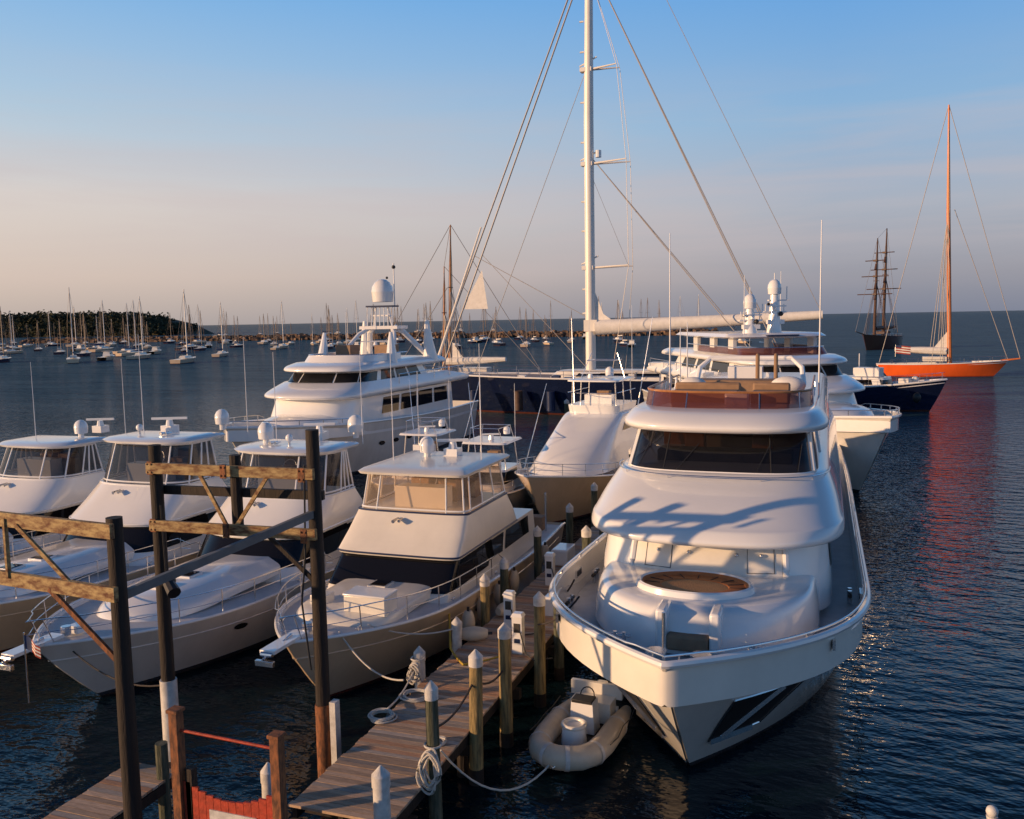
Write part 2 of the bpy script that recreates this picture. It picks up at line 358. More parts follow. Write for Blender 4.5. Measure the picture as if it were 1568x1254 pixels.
def fishing_boat(name,ox,oy,rz=0,L=11,B=3.8):
    par=empty(name,(ox,oy,0),rz); h=Hull(L,B,1.7,1.1,1.6,L*.4,L*.5,bh=.1); h.build(par,H_WHITE); h.rail(par,L*.4,.6)
    hs=[(1.2,1.4,3.6,7.4,.6,3),(2.3,1.2,4.6,7.2,.5,3)]; loft(par,'cabin',hs,GEL); patches(par,'cabin_windows',hs,[(.1,.9,.4,.9)],GLASS)
    tp=[(3.6,1.25,4.7,7.4,.4,4),(3.7,1.2,4.8,7.3,.4,4)]; loft(par,'tower_top',tp,GEL)
    mb=MB()
    for x in(-1.1,1.1):
        for y in(5.2,7.0): mb.cyl((x,y,2.2),(x*.85,y,3.6),.03,STEEL); mb.cyl((x*.85,y,3.6),(x*.7,y-.2,4.4),.02,STEEL)
    mb.tube([(-.8,5,4.4),(.8,5,4.4),(.8,6.8,4.4),(-.8,6.8,4.4)],.02,STEEL,6,closed=True); radar(mb,(0,6,3.7),1.0); dome(mb,(.6,6.8,4.1),.2)
    mb.box((0,5.6,2.7),(1.2,.5,.6),GEL); mb.box((0,6.4,2.7),(.6,.5,.7),BEIGE)
    antenna(mb,(-1,7,3.6),3.5); antenna(mb,(1,7,3.6),3.0)
    for s in(-1,1): mb.cyl((s*1.3,7.2,1.6),(s*2.3,8.6,6.5),.03,STEEL,.012)
    mb.build('tower_frame',par); return par
fishing_boat('fishing_boat',-16.6,37.5); fishing_boat('fishing_boat',-21.5,40)
def sportfisher():
    par=empty('sportfishing_yacht',(-12.9,38.4,0),rad(-5)); L=17
    h=Hull(L,5.3,2.75,1.5,2.4,L*.42,L*.5,bh=.1,flare=1.0,wlf=.75,fp=1.4); h.build(par,H_CREAM,GEL); h.rail(par,7.5,.6)
    t=[(2.2,2.15,3.2,13.5,2.8,2.2),(2.9,1.95,4.2,13.5,2.6,2.2),(3.7,1.8,6.0,13.3,2.0,2.4),(4.55,1.7,8.2,13.2,1.2,3),(4.75,1.6,8.8,13,1.0,3)]
    loft(par,'foredeck_and_house',t,GEL,True)
    patches(par,'side_windows',t,[(.08,.26,2.2,2.9),(.74,.92,2.2,2.9)],GLASS,.02,True)
    fb=[(4.7,1.45,9.0,12.5,.6,3),(5.2,1.5,8.9,12.6,.6,3)]; loft(par,'flybridge_coaming',fb,GEL)
    tp=[(6.5,1.5,8.9,12.3,.5,3),(6.58,1.5,8.9,12.3,.5,3),(6.63,1.3,9.1,12.1,.5,3)]; loft(par,'hardtop',tp,GEL)
    mb=MB()
    for x in(-1.3,1.3):
        for y in(9.4,10.8,12.2): mb.cyl((x,y,5.1),(x*.95,y,6.5),.03,STEEL)
        antenna(mb,(x,12.4,6.5),4.2)
        mb.cyl((x,11,6.6),(x*.6,11.3,8.0),.025,STEEL); mb.cyl((x*1.3,11,3),(x*1.9,12.6,10),.035,STEEL,.015)
    mb.tube([(-.8,10.6,7.6),(.8,10.6,7.6),(.8,12,7.6),(-.8,12,7.6)],.025,STEEL,6,closed=True)
    dome(mb,(.4,11,6.95),.25); radar(mb,(-.4,10,6.65),1.1); mb.box((0,10.4,5.4),(1.6,.6,.6),GEL); mb.box((0,11.2,5.4),(.7,.5,.9),BEIGE)
    P=[SP([(5.15,1.5,8.7,12.6,.6,3),(5.9,1.45,8.75,12.5,.6,3)],t_/30,1) for t_ in range(31)]; mb.tube(P,.02,STEEL,5)
    mb.build('flybridge_fittings',par)
sportfisher()
# ------------------------------------------------------------------ foreground superyacht
def yacht_front():
    par=empty('motor_yacht',(-2.72,15.8,0)); L=38
    h=Hull(L,7.5,3.6,2.7,3.8,7.2,9.2,bh=.85,flare=1.0,wlf=.84,ed=2.7,ew=2.05,shp=1.6,shl=.8,fp=1.15)
    h.build(par,H_WHITE,DECK,GEL,.08,inner=CREAM)
    mb=MB(); N=40; ys=[14*(i/N)**1.6 for i in range(N+1)]
    P=[h.sh(y,-1,.06,.14) for y in ys[::-1]]+[h.sh(y,1,.06,.14) for y in ys[1:]]; mb.tube(P,.025,STEEL,8)
    for y in (0.2,1.2,2.4,4,6,8,10,12):
        for s in(-1,1): mb.cyl(h.sh(y,s,.06,0),h.sh(y,s,.06,.14),.02,STEEL,n=6)
    for y in(3.4,7.5):
        for s in(-1,1):
            a=h.sh(y,s,.12,-.3); mb.box(a,(.06,.5,.2),STEEL); mb.box((a.x-s*.03,a.y,a.z),(.03,.36,.12),BLACK)
    for s in(-1,1): 
        mb.tube([h.pt(.93,(i/40)**1.7*.9,s)+Vector((s*.012,-.012,0)) for i in range(41)],.04,GEL,6)
        a=h.pt(.78,.06,s); mb.ball((a.x,a.y,a.z),.07,BLACK,(1,1.6,.8))
    mb.build('cap_rail',par)
    for s in(-1,1):
        mb=MB(); rows=[]
        for k in (.34,.42,.50,.58,.66):
            row=[]
            for j in range(6):
                ww=lerp(.024,.075,j/5)*lerp(.75,1.05,(k-.36)/.3)+ (k-.5)*.02
                p=h.pt(k,ww,s); p2=h.pt(k,ww+.004,s)-p; p3=h.pt(k+.02,ww,s)-p; nn=p2.cross(p3).normalized()
                if nn.x*s<0: nn=-nn
                row.append(p+nn*.025)
            rows.append(row)
        mb.grid(rows,BLACK); 
        mb.beam(rows[4][3],rows[0][1],.10,.10,STEEL); mb.beam(rows[0][0],rows[0][4],.14,.12,STEEL)
        for r_ in(rows[0],rows[-1]): mb.tube(r_,.03,STEEL,6)
        mb.tube([r_[0] for r_ in rows],.03,STEEL,6); mb.tube([r_[-1] for r_ in rows],.03,STEEL,6)
        mb.build('anchor_pocket',par)
    h.ports(par,(13,15,17,20,22),.55,.8,.05)
    zd=2.7
    trunk=[(zd,2.7,2.9,9,3.2,2.1),(3.1,2.68,3.0,9,3.2,2.1),(3.48,2.60,3.2,9,3.0,2.1),(3.6,2.5,3.4,9,2.9,2.1),(3.64,2.3,3.65,9,2.7,2.1)]
    loft(par,'foredeck_lounge_base',trunk,GEL,True)
    def oval(cx,cy,z,rx,ry,n=40): return [(cx+rx*math.cos(2*math.pi*i/n),cy+ry*math.sin(2*math.pi*i/n),z) for i in range(n)]
    mb=MB(); mb.grid([oval(-.1,4.85,3.6,1.4,.98),oval(-.1,4.85,3.76,1.36,.94),oval(-.1,4.85,3.79,1.3,.9),oval(-.1,4.85,3.76,1.24,.86)],GEL,True)
    mb.grid([oval(-.1,4.85,3.76,1.24,.86),oval(-.1,4.85,3.68,1.18,.8),oval(-.1,4.85,3.68,.8,.52),oval(-.1,4.85,3.665,.78,.5)],CUSH,True)
    o=len(mb.v); mb.v+=oval(-.1,4.85,3.665,.79,.51); mb.face(range(o,o+40),TEAK)
    for i in range(9):
        a=math.pi*(i/8); mb.cyl((-.1+1.2*math.cos(a),4.85+.82*math.sin(a),3.70),(-.1+.82*math.cos(a),4.85+.54*math.sin(a),3.685),.01,DARKIN,n=5)
    mb.build('lounge_seat_tub',par)
    mb=MB()
    mb.box((-.55,3.2,3.25),(.24,.8,.9),GEL); mb.box((.6,3.2,3.25),(.24,.8,.9),GEL); mb.box((.02,3.1,2.98),(.9,.6,.35),BEIGE)
    mb.build('foredeck_steps',par,bevel=.06)
    mb=MB()
    for x in(-.45,.45):
        mb.cyl((x,1.75,2.75),(x,1.75,3.1),.17,STEEL); mb.cyl((x,1.75,3.1),(x,1.75,3.2),.22,STEEL); mb.box((x,1.3,2.85),(.2,.7,.15),STEEL)
    for x in(-1.5,1.5): mb.cyl((x-.1,3.0,2.75),(x-.1,3.0,3.05),.05,STEEL); mb.cyl((x+.1,3.0,2.75),(x+.1,3.0,3.05),.05,STEEL); mb.cyl((x-.25,3,2.97),(x+.25,3,2.97),.04,STEEL)
    for s in(-1,1):
        for y in(5.5,8.5): 
            c=h.sh(y,s,.35,-.8); mb.cyl((c.x,c.y-.1,c.z),(c.x,c.y-.1,c.z+.35),.06,STEEL); mb.cyl((c.x,c.y+.15,c.z),(c.x,c.y+.15,c.z+.35),.06,STEEL); mb.tube([(c.x,c.y-.3,c.z+.25),(c.x,c.y+.35,c.z+.25)],.05,DROPE)
    mb.cyl((-.05,.3,3.3),(-.05,.3,4.5),.035,STEEL)
    mb.build('windlasses',par)
    hs=[(zd,3.0,5.9,31,2.2,2.7),(3.6,2.95,6.05,31,2.1,2.7),(4.6,2.85,6.5,31,2.0,2.7)]
    loft(par,'main_deckhouse',hs,GEL)
    patches(par,'side_windows',hs,[(.03,.26,1.1,1.75),(.74,.97,1.1,1.75),(.27,.318,1.0,1.8),(.682,.73,1.0,1.8)],GLASS,.02)
    patches(par,'front_panel',hs,[(.43,.57,1.0,1.95)],CREAM,.02)
    mb=MB(); 
    for t in(.425,.575): mb.tube([SP(hs,t,v/6) for v in range(5,13)],.09,GEL,8)
    for t in (.46,.49,.52,.545): 
        p=SP(hs,t,1.5); mb.ball((p.x,p.y-.05,p.z),.05,STEEL)
    for t in(.445,.53):
        a=[SP(hs,t,1.1),SP(hs,t,1.7),SP(hs,t+.03,1.7),SP(hs,t+.03,1.1)]; mb.tube([q+Vector((0,-.03,0)) for q in a],.012,DARKIN,5,closed=True)
    mb.build('front_lockers',par)
    brow=[(4.50,2.8,6.6,30,2.2,2.7),(4.44,3.05,5.6,30,2.5,2.6),(4.55,3.24,5.3,30,2.7,2.5),(4.80,3.25,5.45,30,2.7,2.5),(4.92,3.2,5.72,30,2.6,2.5),(5.3,3.08,6.6,29,2.5,2.5),(5.72,2.88,7.75,28,2.3,2.7),(5.80,2.76,8.0,28,2.1,2.8)]
    loft(par,'portuguese_brow',brow,GEL,True)
    mb=MB()
    mb.tube([SP(brow,lerp(.30,.70,i/40),5.9,True)+Vector((0,-.06,.10)) for i in range(41)],.02,STEEL,6)
    for i in range(0,41,8): a=SP(brow,lerp(.30,.70,i/40),5.9,True); mb.cyl(a,a+Vector((0,-.06,.10)),.014,STEEL,n=5)
    mb.build('brow_handrail',par)
    pil=[(5.75,2.62,8.15,27,1.7,3.2),(6.85,2.42,8.95,26,1.6,3.2)]
    mb=MB()
    def gl(t): return .21<=t<=.79
    for i in range(100):
        t0,t1=i/100,(i+1)/100
        if gl(t0) and gl(t1):
            for v0,v1,m_ in((0,.07,GEL),(.07,.95,PILOTG),(.95,1,GEL)): mb.grid([[SP(pil,t0,v0),SP(pil,t1,v0)],[SP(pil,t0,v1),SP(pil,t1,v1)]],m_)
        else: mb.grid([[SP(pil,t0,0),SP(pil,t1,0)],[SP(pil,t0,1),SP(pil,t1,1)]],GEL)
    mb.build('pilothouse',par)
    mulls(par,'window_mullions',pil,(.352,.648),.05,.96,.085,GEL); mulls(par,'window_joints',pil,(.45,.55),.07,.95,.02,BLACK); mulls(par,'corner_pillars',pil,(.25,.75),.05,.96,.05,GEL)
    patches(par,'aft_side_windows',pil,[(.08,.19,.2,.9),(.81,.92,.2,.9)],GLASS,.02)
    mb=MB(); mb.box((0,13.5,6.3),(4.6,.1,1.1),WOODIN); mb.box((0,10.4,5.95),(3.8,.8,.35),DARKIN); mb.box((-1.0,11.6,6.2),(.6,.5,.8),CUSH); mb.box((1.0,11.6,6.2),(.6,.5,.8),CUSH); mb.box((0,12.8,6.0),(1.8,.6,.5),BEIGE); mb.build('pilothouse_interior',par,bevel=.03)
    mb=MB()
    for t in(.39,.47,.53,.6):
        a=SP(pil,t,.1)+Vector((0,-.05,0)); b_=SP(pil,t+.02,.7)+Vector((0,-.05,0)); mb.cyl(a,b_,.012,BLACK,n=5)
    mb.build('wipers',par)
    roof=[(6.82,2.5,8.7,25.5,2.0,2.8),(6.86,2.78,8.3,26,2.2,2.7),(7.05,2.86,8.2,26,2.2,2.7),(7.32,2.68,8.7,26,2.1,2.7),(7.40,2.5,9.2,26,2.0,2.7)]
    loft(par,'pilothouse_roof',roof,GEL,True)
    ws=[(7.36,2.42,9.5,20,1.8,2.7),(7.84,2.38,9.75,20,1.8,2.7)]
    mb=MB(); mb.grid([[SP(ws,t,v) for t in TS[2:-2]] for v in(0,.5,1)],SMOKE); ringtube(mb,ws,1,.035,WOODM,.1,.9); mb.build('flybridge_windscreen',par)
    mulls(par,'windscreen_posts',ws,(.12,.2,.3,.38,.46,.54,.62,.7,.8,.88),0,1,.02,STEEL)
    mb=MB()
    mb.box((-.7,11.6,7.5),(2.0,.8,.5),BEIGE); mb.box((-.7,12.1,7.7),(2.0,.2,.5),BEIGE); mb.box((1.2,11.6,7.5),(1.1,.8,.5),BEIGE); mb.box((1.2,12.1,7.7),(1.1,.2,.5),BEIGE)
    mb.box((0.3,10.9,7.5),(.7,.5,.5),GEL); mb.box((-.2,15,7.6),(3.4,1.0,.5),BEIGE); mb.ball((-1.4,13.8,7.7),.38,CANV,(1.3,1,.8)); mb.ball((1.6,14.3,7.7),.38,CANV,(1.5,1,.8))
    for x in(.55,1.15): mb.cyl((x,15.5,7.4),(x,15.5,8.7),.07,BEIGE)
    mb.build('flybridge_seats',par,bevel=.1)
    mb=MB(); antenna(mb,(-2.1,13.5,7.3),5.4,r=.035); antenna(mb,(2.55,13.8,7.3),5.6,r=.035); antenna(mb,(-1.9,16,7.6),2.2,r=.03); antenna(mb,(-2.3,17,7.6),2.0,r=.03)
    mb.tube([(-2.0,19,7.3),(-1.9,19.4,8.0),(-1.5,19.6,8.35),(1.5,19.6,8.35),(1.9,19.4,8.0),(2.0,19,7.3)],.1,GEL,8); mb.box((0,17.5,7.75),(1.2,.8,.8),GEL); mb.build('radar_arch',par,bevel=.04)
yacht_front()
# ------------------------------------------------------------------ tri-deck yachts
def big_yacht(name,ox,oy,rz,L,B,zb,zs,f,kind):
    par=empty(name,(ox,oy,0),rz)
    h=Hull(L,B,zb,zs,3.8,L*.30,L*.42,bh=.8,flare=.9,wlf=.82,shp=1.7,fp=1.4); h.build(par,H_WHITE,DECK,GEL,.08)
    h.ports(par,[11+2.2*i for i in range(6)],.6,.9,.04)
    w=B/2-.55; z1=zb+(1.0 if kind=='w' else .6); z2=z1+(.75 if kind=='w' else .8)
    trunk=[(h.sheer(6)-.8,w*.8,4.5,f+3,3,2.1),(h.sheer(6)+.1,w*.75,5.2,f+3,3,2.1),(h.sheer(6)+.4,w*.5,6.5,f+3,2.5,2.1)]; loft(par,'foredeck_trunk',trunk,GEL,True)
    main=[(zs-.3,w,f,L-5,2.4,2.5),(z1-.1,w-.15,f+1.4,L-5,2.2,2.5)]; loft(par,'main_saloon',main,GEL)
    patches(par,'saloon_windows',main,[(.02+.057*i,.07+.057*i,.42,.88) for i in range(4)]+[(.93-.057*i,.98-.057*i,.42,.88) for i in range(4)],GLASS)
    brow=[(z1-.15,w+.1,f+.9,L-3,2.6,2.4),(z1,w+.3,f+.3,L-2.5,2.8,2.4),(z1+.3,w+.28,f+.6,L-2.5,2.8,2.4),(z1+.85,w-.05,f+2.4,L-6,2.4,2.5)]; loft(par,'upper_deck_brow',brow,GEL,True)
    pil=[(z1+.6,w-.2,f+2.4,L-9,2.2,2.5),(z2+.95,w-.5,f+3.6,L-10,2.0,2.5)]; loft(par,'pilothouse',pil,GEL)
    patches(par,'pilothouse_windows',pil,[(.27,.36,.15,.75),(.365,.45,.15,.75),(.455,.545,.15,.75),(.55,.635,.15,.75),(.64,.73,.15,.75)],GLASS)
    patches(par,'sky_lounge_windows',pil,[(.04,.10,.15,.8),(.11,.17,.15,.8),(.18,.25,.15,.8),(.75,.82,.15,.8),(.83,.89,.15,.8),(.90,.96,.15,.8)],GLASS)
    roof=[(z2+.75,w-.3,f+2.9,L-7,2.2,2.5),(z2+.85,w+.05,f+2.6,L-6.5,2.3,2.5),(z2+1.12,w,f+2.8,L-6.5,2.3,2.5),(z2+1.35,w-.35,f+3.7,L-7,2.0,2.5)]; loft(par,'sun_deck',roof,GEL,True)
    zt=z2+1.32
    ws=[(zt,w-.5,f+4.6,L-12,1.8,2.5),(zt+.5,w-.6,f+5.1,L-12,1.8,2.5)]
    mb=MB(); mb.grid([[SP(ws,t,v) for t in TS[1:-1]] for v in(0,1)],GEL if kind=='w' else SMOKE); ringtube(mb,ws,1,.04,STEEL); mb.build('sun_deck_coaming',par)
    mb=MB(); my=f+11.5
    if kind=='w':
        for s in(-1,1):
            mb.tube([(s*(w-.4),my-3.2,zt-.3),(s*(w-.5),my-3.0,zt+1.0),(s*(w-.55),my-2.9,zt+2.0)],[.45,.3,.12],GEL,10)
            mb.tube([(s*(w-.4),my+3.4,zt-.3),(s*(w-.5),my+3.3,zt+1.2),(s*(w-.55),my+3.2,zt+2.8)],[.6,.38,.15],GEL,10)
            mb.tube([(s*(w-.7),my+3.6,zt),(s*1.4,my+1.6,zt+2.0),(s*.9,my+1.2,zt+2.3)],.22,GEL,8)
            mb.tube([(s*(w-.9),my-1.8,zt),(s*1.5,my,zt+1.8),(s*.9,my+.8,zt+2.3)],.16,GEL,8)
            mb.cyl((s*.8,my+1.2,zt+2.1),(s*.5,my+1,zt+3.9),.08,GEL); mb.box((s*1.6,my-1.5,zt+.6),(1.2,1.5,.9),BEIGE)
        mb.box((0,my+1.2,zt+2.3),(3.2,1.8,.24),GEL); mb.box((0,my+1.1,zt+3.9),(2.2,1.2,.12),NAVYC); mb.box((0,my+1.1,zt+3.2),(1.4,.5,.1),GEL)
        for i in range(7): mb.cyl((-1.05+.35*i,my+.6,zt+2.4),(-1.05+.35*i,my+.7,zt+3.9),.035,GEL,n=6)
        dome(mb,(0,my+1.2,zt+5.0),.85); mb.cyl((.5,my+2.2,zt+3.9),(.5,my+2.2,zt+7.2),.05,GEL); mb.ball((.5,my+2.2,zt+6.9),.15,BLACK); mb.ball((-.1,my+2.2,zt+6.1),.1,BLACK)
        radar(mb,(0,my-.2,zt+1.0),2.2); antenna(mb,(-2,my-1,zt),3.5,r=.03); antenna(mb,(2.2,my+4,zt),3.5,r=.03)
    else:
        ht=[(zt+1.1,w-.2,f+6.5,L-11,1.5,2.8),(zt+1.2,w+.0,f+6.2,L-10.5,1.5,2.8),(zt+1.42,w-.2,f+6.6,L-11,1.5,2.8)]; loft(par,'hardtop',ht,GEL)
        for s in(-1,1):
            for y in(8,12,16): mb.box((s*(w-.7),f+y,zt+.5),(.25,1.0,1.3),GEL)
        my=f+9; zt2=zt+1.35
        for (x,yy,hh,r) in((-1.4,-.4,1.75,.46),(.75,.6,2.75,.48)):
            m0=my+yy
            mb.tube([(x,m0,zt2-.1),(x,m0,zt2+hh*.5),(x,m0,zt2+hh)],[.55,.38,.28],GEL,12); dome(mb,(x,m0,zt2+hh+.45),r,h=1.3)
            mb.box((x,m0,zt2+hh*.55),(1.6,.5,.12),GEL); mb.box((x,m0-.2,zt2+hh*.3),(1.2,.4,.3),GEL); mb.box((x+.3,m0,zt2+hh*.85),(1.5,.3,.09),GEL)
            radar(mb,(x,m0-.5,zt2+hh*.6),1.7)
            for j in range(4): mb.cyl((x-.65+.45*j,m0,zt2+hh*.5),(x-.65+.45*j,m0,zt2+hh*.5+.7),.03,GEL,n=6)
            mb.cyl((x,m0,zt2+hh+.9),(x,m0,zt2+hh+1.5),.03,GEL); mb.ball((x-.5,m0-.2,zt2+hh*.75),.12,BLACK)
            mb.cyl((x+.9,m0,zt2+hh*.85),(x+.9,m0,zt2+hh*1.2),.04,GEL,n=6); mb.ball((x+.3,m0-.45,zt2+hh*.5),.17,BLACK)
        mb.box((0,f+6.55,zt+1.28),(2.2,.9,.10),NAVYC)
        antenna(mb,(2.2,my+3,zt2),4.5,r=.04); antenna(mb,(-2.4,my-2,zt2),4,r=.04)
    mb.build('mast_and_domes',par)
    mb=MB()
    for s in(-1,1):
        P=[(s*(w+.2),y,z1+.35+.75) for y in (L*.5,L*.6,L*.7,L*.8,L-3)]; mb.tube(P,.03,STEEL,6)
        for p_ in P: mb.cyl((p_[0],p_[1],z1+.3),p_,.025,STEEL,n=6)
    mb.build('upper_rails',par); h.rail(par,L*.3,.35,.08,r=.03,step=1.6,mid=False)
big_yacht('tri_deck_yacht',-31.9,41.5,0,30,7.6,4.2,3.0,6.8,'w')
big_yacht('tri_deck_yacht',3.3,49.5,rad(25),38,8.2,4.6,3.2,8.0,'z')
# ------------------------------------------------------------------ navy sloop
def sloop():
    par=empty('sailing_yacht',(-43,91,0),rad(-90)); L=44
    h=Hull(L,8.2,4.2,3.7,4.0,L*.5,L*.55,bh=.12,flare=.6,wlf=.8,counter=3,shp=1.6); h.build(par,H_NAVY,TEAK,GEL,.09)
    h.rail(par,40,.8,.15,r=.03,step=2.5)
    my=19.7
    cab=[(3.5,1.9,15,33,2,2.3),(4.4,1.6,16,32,2,2.3),(4.6,1.3,17,31.5,1.5,2.3)]; loft(par,'coachroof',cab,CREAM,True); patches(par,'coachroof_windows',cab,[(.04,.28,.5,.85),(.72,.96,.5,.85)],GLASS,.03,True)
    mb=MB(); mb.tube([(0,my,3),(0,my,30),(0,my+.3,58)],[.54,.5,.3],ALU,16)
    for z in(10.5,13,19,22,28,32,37,40): mb.cyl((0,my-.45,z),(0,my-.85,z),.09,ALU)
    sp=((15.2,4.3),(25.8,4.1),(35.2,3.1),(46,2.4))
    for z,l in sp:
        for s in(-1,1): mb.tube([(0,my,z),(s*l*.25,my+l,z+.1)],[.13,.06],ALU,8); 
        mb.box((0,my-.2,z),(.8,1.2,.4),ALU); mb.cyl((0,my-.9,z+.4),(0,my+.9,z+1.2),.08,ALU)
    mb.cyl((.0,my+1.0,26.4),(0,my+1.0,27.1),.3,GEL); mb.box((0,my+.1,9.2),(1.1,1.4,1.2),ALU)
    mb.build('mast',par)
    mb=MB(); mb.tube([(0,my+.6,9.0),(0,my+3,9.1),(0,my+14,9.5),(0,my+23,9.9)],[.8,.75,.6,.42],CANV,12)
    mb.add([(0,my+.5,9),(0.0,my+.55,12.6),(.08,my+1.4,10.4),(.1,my+2.8,9.4)],[(0,1,2,3)],CANV); mb.build('boom_and_sail',par)
    mb=MB()
    for y0,z0,r_ in((1.2,46.5,.085),(2.3,45.5,.085)): mb.cyl((0,y0,4),(0,my-.3,z0),r_,WIRE,n=6)
    mb.cyl((0,6.5,4),(0,my-.3,35),.035,WIRE,n=5)
    mb.tube([(0,2.2,6.0),(0,7.6,20)],[.2,.1],CANV,8)
    mb.add([(0,5.2,11.2),(0,8.2,11.2),(0,7.6,15.4)],[(0,1,2)],CANV)
    for s in(-1,1):
        tips=[(s*l*.25,my+l,z) for z,l in sp]
        mb.tube([(s*3.4,my+2.9,3.4),tips[0],tips[1],tips[2],(0,my,45.5)],.026,WIRE,5)
        mb.cyl((s*2.0,40,3.6),(0,my+.2,46),.06,WIRE,n=5)
        mb.cyl((s*1.8,38.5,3.6),(0,my+.2,26.5),.05,WIRE,n=5)
    mb.cyl(tips[0],(0,my,25.2),.02,WIRE,n=4)
    mb.cyl((0,my+23,9.9),(0,my+.3,57),.03,WIRE,n=5)
    mb.cyl((0,my-.2,10),(0,my-13,17),.035,WIRE,n=5); mb.cyl((0,my-.2,4.5),(0,my-12,17),.03,WIRE,n=5)
    mb.build('rigging',par)
    mb=MB(); mb.box((0,28,4.9),(2.2,4,.9),GEL); mb.cyl((1,36,4),(1,36,9),.05,STEEL)
    for i in range(7): mb.box((2.4+random.uniform(-.5,.5),5+i*3.9,4.0),(random.uniform(.4,1.0),random.uniform(.4,1.2),random.uniform(.25,.55)),random.choice([GEL,CANV,TEAK,BLUE]))
    mb.build('deck_gear',par,bevel=.1)
    for j,yy in enumerate((8,13,16.5)): 
        mb=MB(); mb.cyl((4.15,yy,.6),(4.25,yy,2.6),.45,BROWN if j%2 else NAVYC,n=12); mb.build('fender',par)
sloop()
# ------------------------------------------------------------------ other vessels
def schooner(name,ox,oy,rz,L,B,hm,zb,masts,yards=False,mm=WOODM,spr=5,sails=True):
    par=empty(name,(ox,oy,0),rz); h=Hull(L,B,zb,zb*.8,2.4,L*.5,L*.55,bh=.3,flare=.6,wlf=.7,counter=2.0); h.build(par,hm,TEAK,GEL if hm!=H_BROWN else BROWN,.08); h.rail(par,L*.9,.7,.1,r=.025,step=2,mid=False)
    mb=MB()
    mb.tube([(0,1,zb),(0,-spr,zb+spr*.2)],[.2,.1],mm,8)
    tops=[]
    for my,z,r_ in masts:
        mb.tube([(0,my,zb*.7),(0,my+z*.02,z*.6),(0,my+z*.03,z)],[r_,r_*.85,r_*.35],mm,10); tops.append((0,my+z*.03,z))
        mb.cyl((-.8,my+z*.02,z*.62),(.8,my+z*.02,z*.62),.08,mm,n=6)
        if yards:
            for k in(.5,.66,.8): mb.cyl((-4.2*(1.2-k)*1.6,my-.3,z*k),(4.2*(1.2-k)*1.6,my-.3,z*k),.14,mm,n=6); mb.box((0,my-.1,z*k),(1.0,.9,.5),mm)
            for k in (.45,.55,.72): mb.cyl((0,my,z*k),(0,my+.4,z*k+1.5),.4,mm,.3,8)
    mb.build('masts_and_bowsprit',par)
    mb=MB()
    for i,(my,z,r_) in enumerate(masts):
        for s in(-1,1):
            for d in(-.6,.6,1.8): mb.cyl((s*(B/2-.2),my+1+d,zb*.85),(0,my+z*.02,z*.62),.045,WIRE if not yards else BROWN,n=4)
            mb.tube([(s*(B/2-.2),my+1.3,zb*.85),(s*.8,my+z*.02,z*.62),(0,my+z*.03,z*.97)],.035,WIRE,4)
    mb.cyl((0,-spr,zb+spr*.2),tops[0],.05,WIRE,n=4); mb.cyl((0,0,zb),(0,masts[0][0],masts[0][1]*.62),.05,WIRE,n=4); mb.cyl(tops[0],(0,L-.4,zb*.9),.05,WIRE,n=4)
    if len(masts)>1: mb.cyl(tops[0],tops[1],.04,WIRE,n=4); mb.cyl(tops[1],(0,L-.4,zb*.9),.04,WIRE,n=4)
    mb.build('rigging',par)
    mb=MB()
    for my,z,r_ in masts:
        l=min(9,(L-my)*.75); mb.tube([(0,my+.5,zb+1.5),(0,my+l*.5,zb+1.65),(0,my+l,zb+1.8)],[.6,.55,.35],CANV if sails else BROWN,8)
    if sails: mb.add([(0,masts[0][0]+.4,zb+1.6),(0,masts[0][0]+.5,zb+4.5),(.05,masts[0][0]+2.4,zb+1.9)],[(0,1,2)],CANV)
    mb.box((0,L*.55,zb+.3),(B*.35,L*.18,.7),CREAM if sails else BROWN); mb.build('boom_and_cabin',par,bevel=.03)
    return par
schooner('orange_sloop',26.2,152,rad(90),18.5,4.8,ORANGE,2.4,[(8.0,41,.34)],mm=mat('orange_spar',(.70,.20,.05),.4,var=.1),spr=1.6)
schooner('topsail_schooner',9.5,255,rad(-25),24,6.5,H_BROWN,4.2,[(7,30,.42),(13,33,.42)],yards=True,mm=BROWN,spr=5,sails=False)
schooner('wooden_schooner',-62,122,rad(-90),24,6,H_BROWN,2.4,[(9,24,.25),(8,18,.2)],spr=4)
def work_yacht():
    par=empty('navy_launch',(11.4,97,0),rad(72)); L=16; h=Hull(L,5,3.3,2.2,1.8,L*.42,L*.5,bh=.35); h.build(par,H_NAVY,DECK,GEL,.1); h.rail(par,L*.6,.7)
    hs=[(1.9,1.6,5,13,1,3),(3.4,1.5,5.4,13,1,3)]; loft(par,'cabin',hs,GEL); patches(par,'cabin_windows',hs,[(.05,.28,.5,.85),(.72,.95,.5,.85),(.33,.67,.5,.85)],GLASS)
    mb=MB(); mb.box((0,7.5,3.9),(1.8,2.6,.9),GEL); mb.cyl((.2,8.5,4.3),(.2,8.5,5.8),.05,GEL); mb.ball((.3,3,3.2),.35,CANV); mb.box((-.4,3.8,3.1),(1.2,1,.5),CANV); mb.build('wheelhouse',par,bevel=.05)
    mb=MB(); 
    for s in(-1,1): mb.ball((s*2.3,2.2,1.6),.4,BLACK,(1,1,1.3))
    mb.build('fenders',par)
work_yacht()
